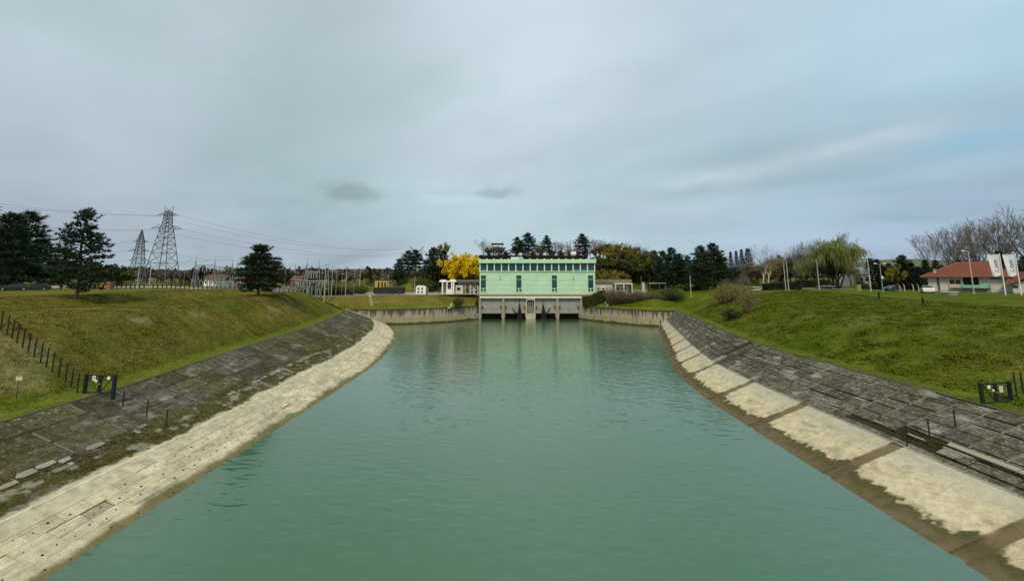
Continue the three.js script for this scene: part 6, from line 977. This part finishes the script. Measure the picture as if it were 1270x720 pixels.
// ---------------------------------------------------------------- the red roofed house, its front turned to the canal bridge
function facing(pc, d) {                                 // a frame at a column of the photograph whose front looks at the bridge
  const o = at(pc, 350, d), a = Math.atan2(o.x, d), y0 = groundAt(o.x, -d);
  return { o, a, y0, pos: [o.x, y0, -d], turn: -a, px: (q, z = 0) => { const b = Math.atan((q - CENTRE_X) / FOCAL) - a, R = Math.hypot(o.x, d) - z; return R * Math.tan(b); }, py: (q, z = 0) => { const R = Math.hypot(o.x, d) - z; return at(pc, q, R * Math.cos(a)).y - y0; } };
}
{
  const F = facing(1200, 92), { px, py } = F, t = thing('house', 'long white house with a red tiled hip roof behind the lawn', 'house', null, F.pos, F.turn);
  const y = -1.2, ye = py(342.3), zb = -11, x0 = px(1147), x1 = px(1249);
  for (const [a, b] of [[1147, 1157.5], [1161, 1173.5], [1187, 1190], [1209.5, 1249]]) part(t, 'wall', box(px(a), px(b), y, ye, 0, -0.4), M.offWhiteWall);
  part(t, 'wall', box(px(1173.5), px(1187), y, py(352.8), 0, -0.4), M.offWhiteWall); part(t, 'wall', box(px(1173.5), px(1187), py(346.6), ye, 0, -0.4), M.offWhiteWall);
  part(t, 'recess_wall', box(px(1157.5), px(1161), y, ye, -0.3, -0.5), mat(0.16, 0.2, 0.2, 0.6)); part(t, 'recess_wall', box(px(1190), px(1209.5), y, ye, -2.6, -2.9), M.brown);
  for (const [a, b] of [[x0, x0 + 0.4], [x1 - 0.4, x1]]) part(t, 'wall', box(a, b, y, ye, -0.4, zb), M.offWhiteWall); part(t, 'wall', box(x0, x1, y, ye, zb, zb - 0.4), M.offWhiteWall);
  const w1 = part(t, 'window', [box(px(1173.5), px(1187), py(352.8), py(352.8) + 0.08, -0.1, -0.2), box(px(1180) - 0.05, px(1180) + 0.05, py(352.8) + 0.08, py(346.6), -0.1, -0.2)], M.whitePaint); part(w1, 'pane', box(px(1173.5), px(1187), py(352.8), py(346.6), -0.22, -0.25), M.darkGlass);
  const w2 = part(t, 'window', box(px(1224), px(1236), py(346), py(342.8), 0.003, 0.06), M.darkMetal); part(w2, 'pane', box(px(1224) + 0.08, px(1236) - 0.08, py(345.8), py(343), 0.062, 0.08), M.darkGlass);
  part(t, 'balcony_panel', box(px(1174), px(1187), py(356), py(353.2), 0.9, 0.8), M.pink); for (const [a, b] of [[1188.5, 1200], [1200.3, 1212], [1213, 1221]]) part(t, 'balcony_panel', box(px(a), px(b), py(356.3), py(353), 0.9, 0.8), M.turquoise);
  part(t, 'balcony_floor', box(px(1174), px(1222), py(357), py(356.5), 1, 0.003), M.concrete);
  for (const q of [1172, 1188, 1222]) part(t, 'balcony_post', box(px(q) - 0.05, px(q) + 0.05, y, py(351.5), 1.1, 1.0), M.darkMetal);
  part(t, 'garage_door', box(px(1188), px(1222), y, py(357.5), 0.02, 0.06), mat(0.22, 0.30, 0.24, 0.7));
  const yr = py(324.9, -6), r0 = [px(1188, -6), yr, -5.5], r1 = [px(1225, -6), yr, -5.5], A = [px(1138), ye - 0.08, 0.9], B = [px(1257), ye - 0.08, 0.9], C = [px(1257), ye - 0.08, zb - 0.9], D = [px(1138), ye - 0.08, zb - 0.9];
  const slope = f => part(t, 'roof', poly([f, f.map(v => [v[0], v[1] - 0.16, v[2]]).reverse()], 1), M.redTile);
  slope([A, B, r1, r0]); slope([B, C, r1]); slope([C, D, r0, r1]); slope([D, A, r0]);
  for (let k = 1; k < 20; k++) { const q = k / 20, a = A.map((v, i) => lerp(v, r0[i], q)), b = B.map((v, i) => lerp(v, r1[i], q)); part(t, 'tile_course', bar([a[0], a[1] + 0.015, a[2] + 0.015], [b[0], b[1] + 0.015, b[2] + 0.015], 0.035, 0.035, 4), M.brick); }
  for (const [a, b] of [[A, r0], [B, r1], [r0, r1]]) part(t, 'ridge_tile', bar(a, b, 0.1, 0.1, 6), M.brick);
  part(t, 'gutter', bar([A[0], ye - 0.16, 0.95], [B[0], ye - 0.16, 0.95], 0.08, 0.08, 6), M.brick);
  const ch = px(1157, -1), cy = py(333.5, -1); part(t, 'chimney', box(ch - 0.25, ch + 0.25, ye, cy, -0.6, -1.2), M.paleConcrete); part(t, 'chimney_cap', box(ch - 0.33, ch + 0.33, cy + 0.003, cy + 0.12, -0.5, -1.3), M.concrete);
}
{
  const F = facing(1268, 84), { px, py } = F, t = thing('house_wing', 'low wing with a steep red roof reaching down beside the white flags', 'house', null, F.pos, F.turn), y = -1;
  part(t, 'wall', box(px(1250), px(1312), y, py(349), 0, -6), M.offWhiteWall); part(t, 'window', box(px(1250.5), px(1257), py(357), py(354), 0.003, 0.05), M.darkMetal); part(t, 'door', box(px(1267.5), px(1273), y, py(353), 0.003, 0.05), M.darkMetal);
  part(t, 'gable_wall', poly([[[px(1250), py(349), 0.01], [px(1312), py(349), 0.01], [px(1290), py(338), 0.01]]]), M.brown);
  const a = [px(1238.5), py(355.5), 0.8], b = [px(1290), py(336), 0.8], c = [px(1341), py(355.5), 0.8], a2 = [px(1252), py(337), -5], b2 = [px(1290), py(336), -5], c2 = [px(1341), py(355.5), -7];
  const slab2 = f => part(t, 'roof', poly([f, f.map(v => [v[0], v[1] - 0.16, v[2]]).reverse()]), M.redTile); slab2([a, b, b2, a2]); slab2([b, c, c2, b2]);
  part(t, 'gable_trim', bar(a, b, 0.09, 0.09, 5), M.brick); part(t, 'gable_trim', bar(b, c, 0.09, 0.09, 5), M.brick);
  part(t, 'roof_vent', poly([[[px(1250.3), py(338.5), -4.6], [px(1254.7), py(338.5), -4.6], [px(1252.5), py(336.2), -4.7]]]), M.white);
}
// white flags with the vertical word and the ring emblem
{
  const c = document.createElement('canvas'); c.width = 256; c.height = 704; const g = c.getContext('2d'); g.fillStyle = '#e9ebf0'; g.fillRect(0, 0, 256, 704);
  g.save(); g.translate(150, 610); g.rotate(-Math.PI / 2); g.fillStyle = '#28306e'; g.strokeStyle = '#28306e'; g.lineWidth = 20; g.beginPath(); g.arc(85, 0, 46, 0.5, 5.6); g.stroke(); g.font = 'bold 130px sans-serif'; g.textBaseline = 'middle'; g.fillText('dem', 165, 0); g.lineWidth = 6; g.beginPath(); g.moveTo(-40, -40); g.lineTo(-40, 40); g.stroke(); g.restore();
  const tx = new THREE.CanvasTexture(c); tx.colorSpace = THREE.SRGBColorSpace; const fm = new THREE.MeshPhysicalMaterial({ map: tx, roughness: 0.8, side: THREE.DoubleSide, transmission: 0.25, thickness: 0 });
  for (const [px, d, label] of [[1247, 74, 'white banner flag with a dark blue word in front of the long house'], [1266.5, 73.5, 'white banner flag with a dark blue word in front of the house wing']]) {
    const p = at(px, 360, d), y = groundAt(p.x, -d), top = at(px, 313.5, d).y - y, t = thing('flag', label, 'flag', 'white banner flags', [p.x, y - 0.05, -d], -0.75);
    part(t, 'pole', bar([0, 0, 0], [0, top, 0], 0.09, 0.05, 8), M.white); part(t, 'base', bar([0, 0, 0], [0, 0.3, 0], 0.15, 0.14, 8), M.concrete); part(t, 'arm', bar([0, top - 0.25, 0], [-1.5, top - 0.2, 0], 0.03), M.white);
    const bg = new THREE.PlaneGeometry(1.45, 4.05, 12, 24), q = bg.attributes.position; for (let i = 0; i < q.count; i++) { const u = q.getX(i) / 1.45 + 0.5, v = q.getY(i) / 4.05 + 0.5; q.setXYZ(i, q.getX(i) - 0.83 + 0.35 * (1 - v) * (1 - u) , q.getY(i) + top - 2.3 - 0.1 * Math.sin(u * 5) * (1 - v), 0.10 * Math.sin(u * 5 + v * 3) * (0.3 + 1 - v)); } bg.computeVertexNormals(); part(t, 'banner', bg, fm);
  }
}
// cars
function car(px, d, label, m, turn, len = 4.4, y = null) {
  const p = at(px, 355, d), t = thing('parked_car', label, 'car', null, [p.x, (y ?? groundAt(p.x, -d)) + 0.02, -d], turn), s = new THREE.Shape(), L = len / 2;
  s.moveTo(-L, 0.35); s.lineTo(-L, 0.75); s.quadraticCurveTo(-L, 0.92, -L * 0.75, 0.95); s.lineTo(-L * 0.42, 1.0); s.lineTo(L * 0.8, 0.98); s.quadraticCurveTo(L, 0.95, L, 0.7); s.lineTo(L, 0.35); s.closePath();
  const b = new THREE.ExtrudeGeometry(s, { depth: 1.6, bevelEnabled: true, bevelSize: 0.08, bevelThickness: 0.08, bevelSegments: 2 }); b.translate(0, 0, -0.8); part(t, 'body', b, m);
  const k = new THREE.Shape(); k.moveTo(-L * 0.5, 1.0); k.quadraticCurveTo(-L * 0.2, 1.45, 0, 1.48); k.lineTo(L * 0.35, 1.46); k.quadraticCurveTo(L * 0.65, 1.35, L * 0.8, 1.0); k.closePath(); const cb = new THREE.ExtrudeGeometry(k, { depth: 1.34, bevelEnabled: true, bevelSize: 0.04, bevelThickness: 0.1, bevelSegments: 2 }); cb.translate(0, 0, -0.67); part(t, 'cabin', cb, M.darkGlass);
  part(t, 'roof', box(-L * 0.1, L * 0.42, 1.5, 1.54, -0.62, 0.62), m);
  for (const x of [-L * 0.62, L * 0.6]) for (const z of [-0.8, 0.8]) { const w = new THREE.CylinderGeometry(0.32, 0.32, 0.22, 16); w.rotateX(Math.PI / 2); w.translate(x, 0.32, z); const q = part(t, 'wheel', w, M.black); const rim = new THREE.CylinderGeometry(0.19, 0.19, 0.235, 10); rim.rotateX(Math.PI / 2); rim.translate(x, 0.32, z); part(q, 'rim', rim, M.galvanised); }
  for (const z of [-0.6, 0.6]) { part(t, 'headlight', box(-L - 0.09, -L + 0.02, 0.66, 0.78, z - 0.18, z + 0.18), M.white); part(t, 'tail_light', box(L - 0.02, L + 0.09, 0.68, 0.8, z - 0.16, z + 0.16), mat(0.3, 0.01, 0.01, 0.4)); }
}
car(18, 80, 'black car parked under the dense pines', M.carBlack, 0.75); car(42, 82, 'dark car parked beside the black car, nearer the lone pine', M.carBlack, 0.85, 4.6);
car(1150, 84, 'white car parked in front of the end wall of the house', M.carWhite, 0.85, 4.2); car(1108, 100, 'dark blue car parked in front of the spruce screen', M.carBlue, 0.3); car(1025, 124, 'dark car parked under the willow beside the road', M.carBlack, -0.5, 4.8);
// round planter, yellow box, kerb posts, far houses
{
  const d = 76, p = at(1177.5, 360, d), t = thing('round_planter', 'pale round concrete planter on the lawn in front of the house', 'planter', null, [p.x, groundAt(p.x, -d) - 0.15, -d]); part(t, 'bowl', new THREE.LatheGeometry([[0.9, 0], [1.0, 0.1], [1.2, 0.75], [1.28, 0.8], [1.28, 0.9], [1.1, 0.9], [1.05, 0.7], [0, 0.65]].map(a => new THREE.Vector2(...a)), 24), M.paleConcrete); part(t, 'soil', new THREE.CylinderGeometry(1.05, 1.0, 0.1, 20).translate(0, 0.74, 0), M.brown);
  const d2 = 100, q = at(1064.5, 356, d2), b = thing('junction_box', 'small ochre box standing beside the road', 'box', null, [q.x, groundAt(q.x, -d2) - 0.05, -d2]); part(b, 'body', box(-0.55, 0.55, 0, 1.5, -0.3, 0.3), mat(0.32, 0.24, 0.06, 0.7)); part(b, 'lid', box(-0.6, 0.6, 1.503, 1.62, -0.35, 0.35), mat(0.36, 0.28, 0.09, 0.7)); part(b, 'door', box(-0.4, 0.4, 0.2, 1.3, 0.303, 0.33), mat(0.28, 0.21, 0.05, 0.7));
  for (const [px, h] of [[1116.5, 1.3], [1122, 1.5], [1133, 1.5], [1139.5, 1.4]]) { const d3 = 95, z = at(px, 356, d3), k = thing('bollard', 'slim pale bent post along the parking in front of the spruces', 'bollard', 'pale posts along the parking', [z.x, groundAt(z.x, -d3) - 0.05, -d3]); part(k, 'stem', bar([0, 0, 0], [0, h, 0], 0.1, 0.09, 7), M.paleConcrete); part(k, 'bend', bar([0, h, 0], [-0.25, h + 0.35, 0], 0.09, 0.08, 7), M.paleConcrete); }
  const d4 = 78, y4 = at(1089, 356, d4); 
  const h1 = (px, w, h, dd, wall, roof, label, turn = 0) => { const p2 = at(px, 344, dd), y = groundAt(p2.x, -dd) - 0.3, t2 = thing('far_house', label, 'house', null, [p2.x, y, -dd], turn); part(t2, 'wall', box(-w / 2, w / 2, 0, h, -4, 4), wall); part(t2, 'roof', poly([[[-w / 2 - 0.5, h, 4.5], [w / 2 + 0.5, h, 4.5], [w / 2 + 0.5, h + 3, 0], [-w / 2 - 0.5, h + 3, 0]], [[w / 2 + 0.5, h, -4.5], [-w / 2 - 0.5, h, -4.5], [-w / 2 - 0.5, h + 3, 0], [w / 2 + 0.5, h + 3, 0]], [[w / 2, h, 4], [w / 2, h, -4], [w / 2, h + 3, 0]], [[-w / 2, h, -4], [-w / 2, h, 4], [-w / 2, h + 3, 0]]]), roof); for (let k = 0; k < Math.floor(w / 2.4); k++) { const x = -w / 2 + 0.8 + k * 2.4, o = part(t2, 'window', box(x, x + 1.1, h * 0.45, h * 0.82, 4.003, 4.08), M.whitePaint); part(o, 'pane', box(x + 0.12, x + 0.98, h * 0.48, h * 0.79, 4.082, 4.1), M.darkGlass); } };
  h1(268, 8, 4.2, 225, M.white, M.oldTile, 'white far house with a dull red roof behind the substation gantry'); h1(288, 7, 5.5, 230, M.pink, M.oldTile, 'pinkish far house with a dull red roof behind the substation masts'); h1(278, 6, 3.8, 215, M.offWhiteWall, M.darkConcrete, 'small pale far house with a dark roof behind the substation'); h1(312, 8, 4, 230, M.offWhiteWall, M.oldTile, 'far house seen past the broad pine crown'); h1(371, 6, 3.6, 230, M.oldTile, M.oldTile, 'far brick toned house behind the masts beyond the broad pine');
  h1(1058, 9, 5.5, 190, mat(0.45, 0.55, 0.62, 0.8), M.darkConcrete, 'blue white far house beyond the willow'); h1(1066, 8, 5.5, 175, M.offWhiteWall, M.galvanised, 'pale far house beside the blue white house');
  const bp = at(136, 358, 104), bt = thing('brick_pillar', 'orange brown gate pillar beside the fence behind the lone pine', 'pillar', null, [bp.x, groundAt(bp.x, -104) - 0.1, -104]); part(bt, 'shaft', box(-0.55, 0.55, 0, 2.3, -0.55, 0.55), M.brick); part(bt, 'cap', box(-0.65, 0.65, 2.303, 2.45, -0.65, 0.65), M.concrete);
}
renderer.render(scene, camera);
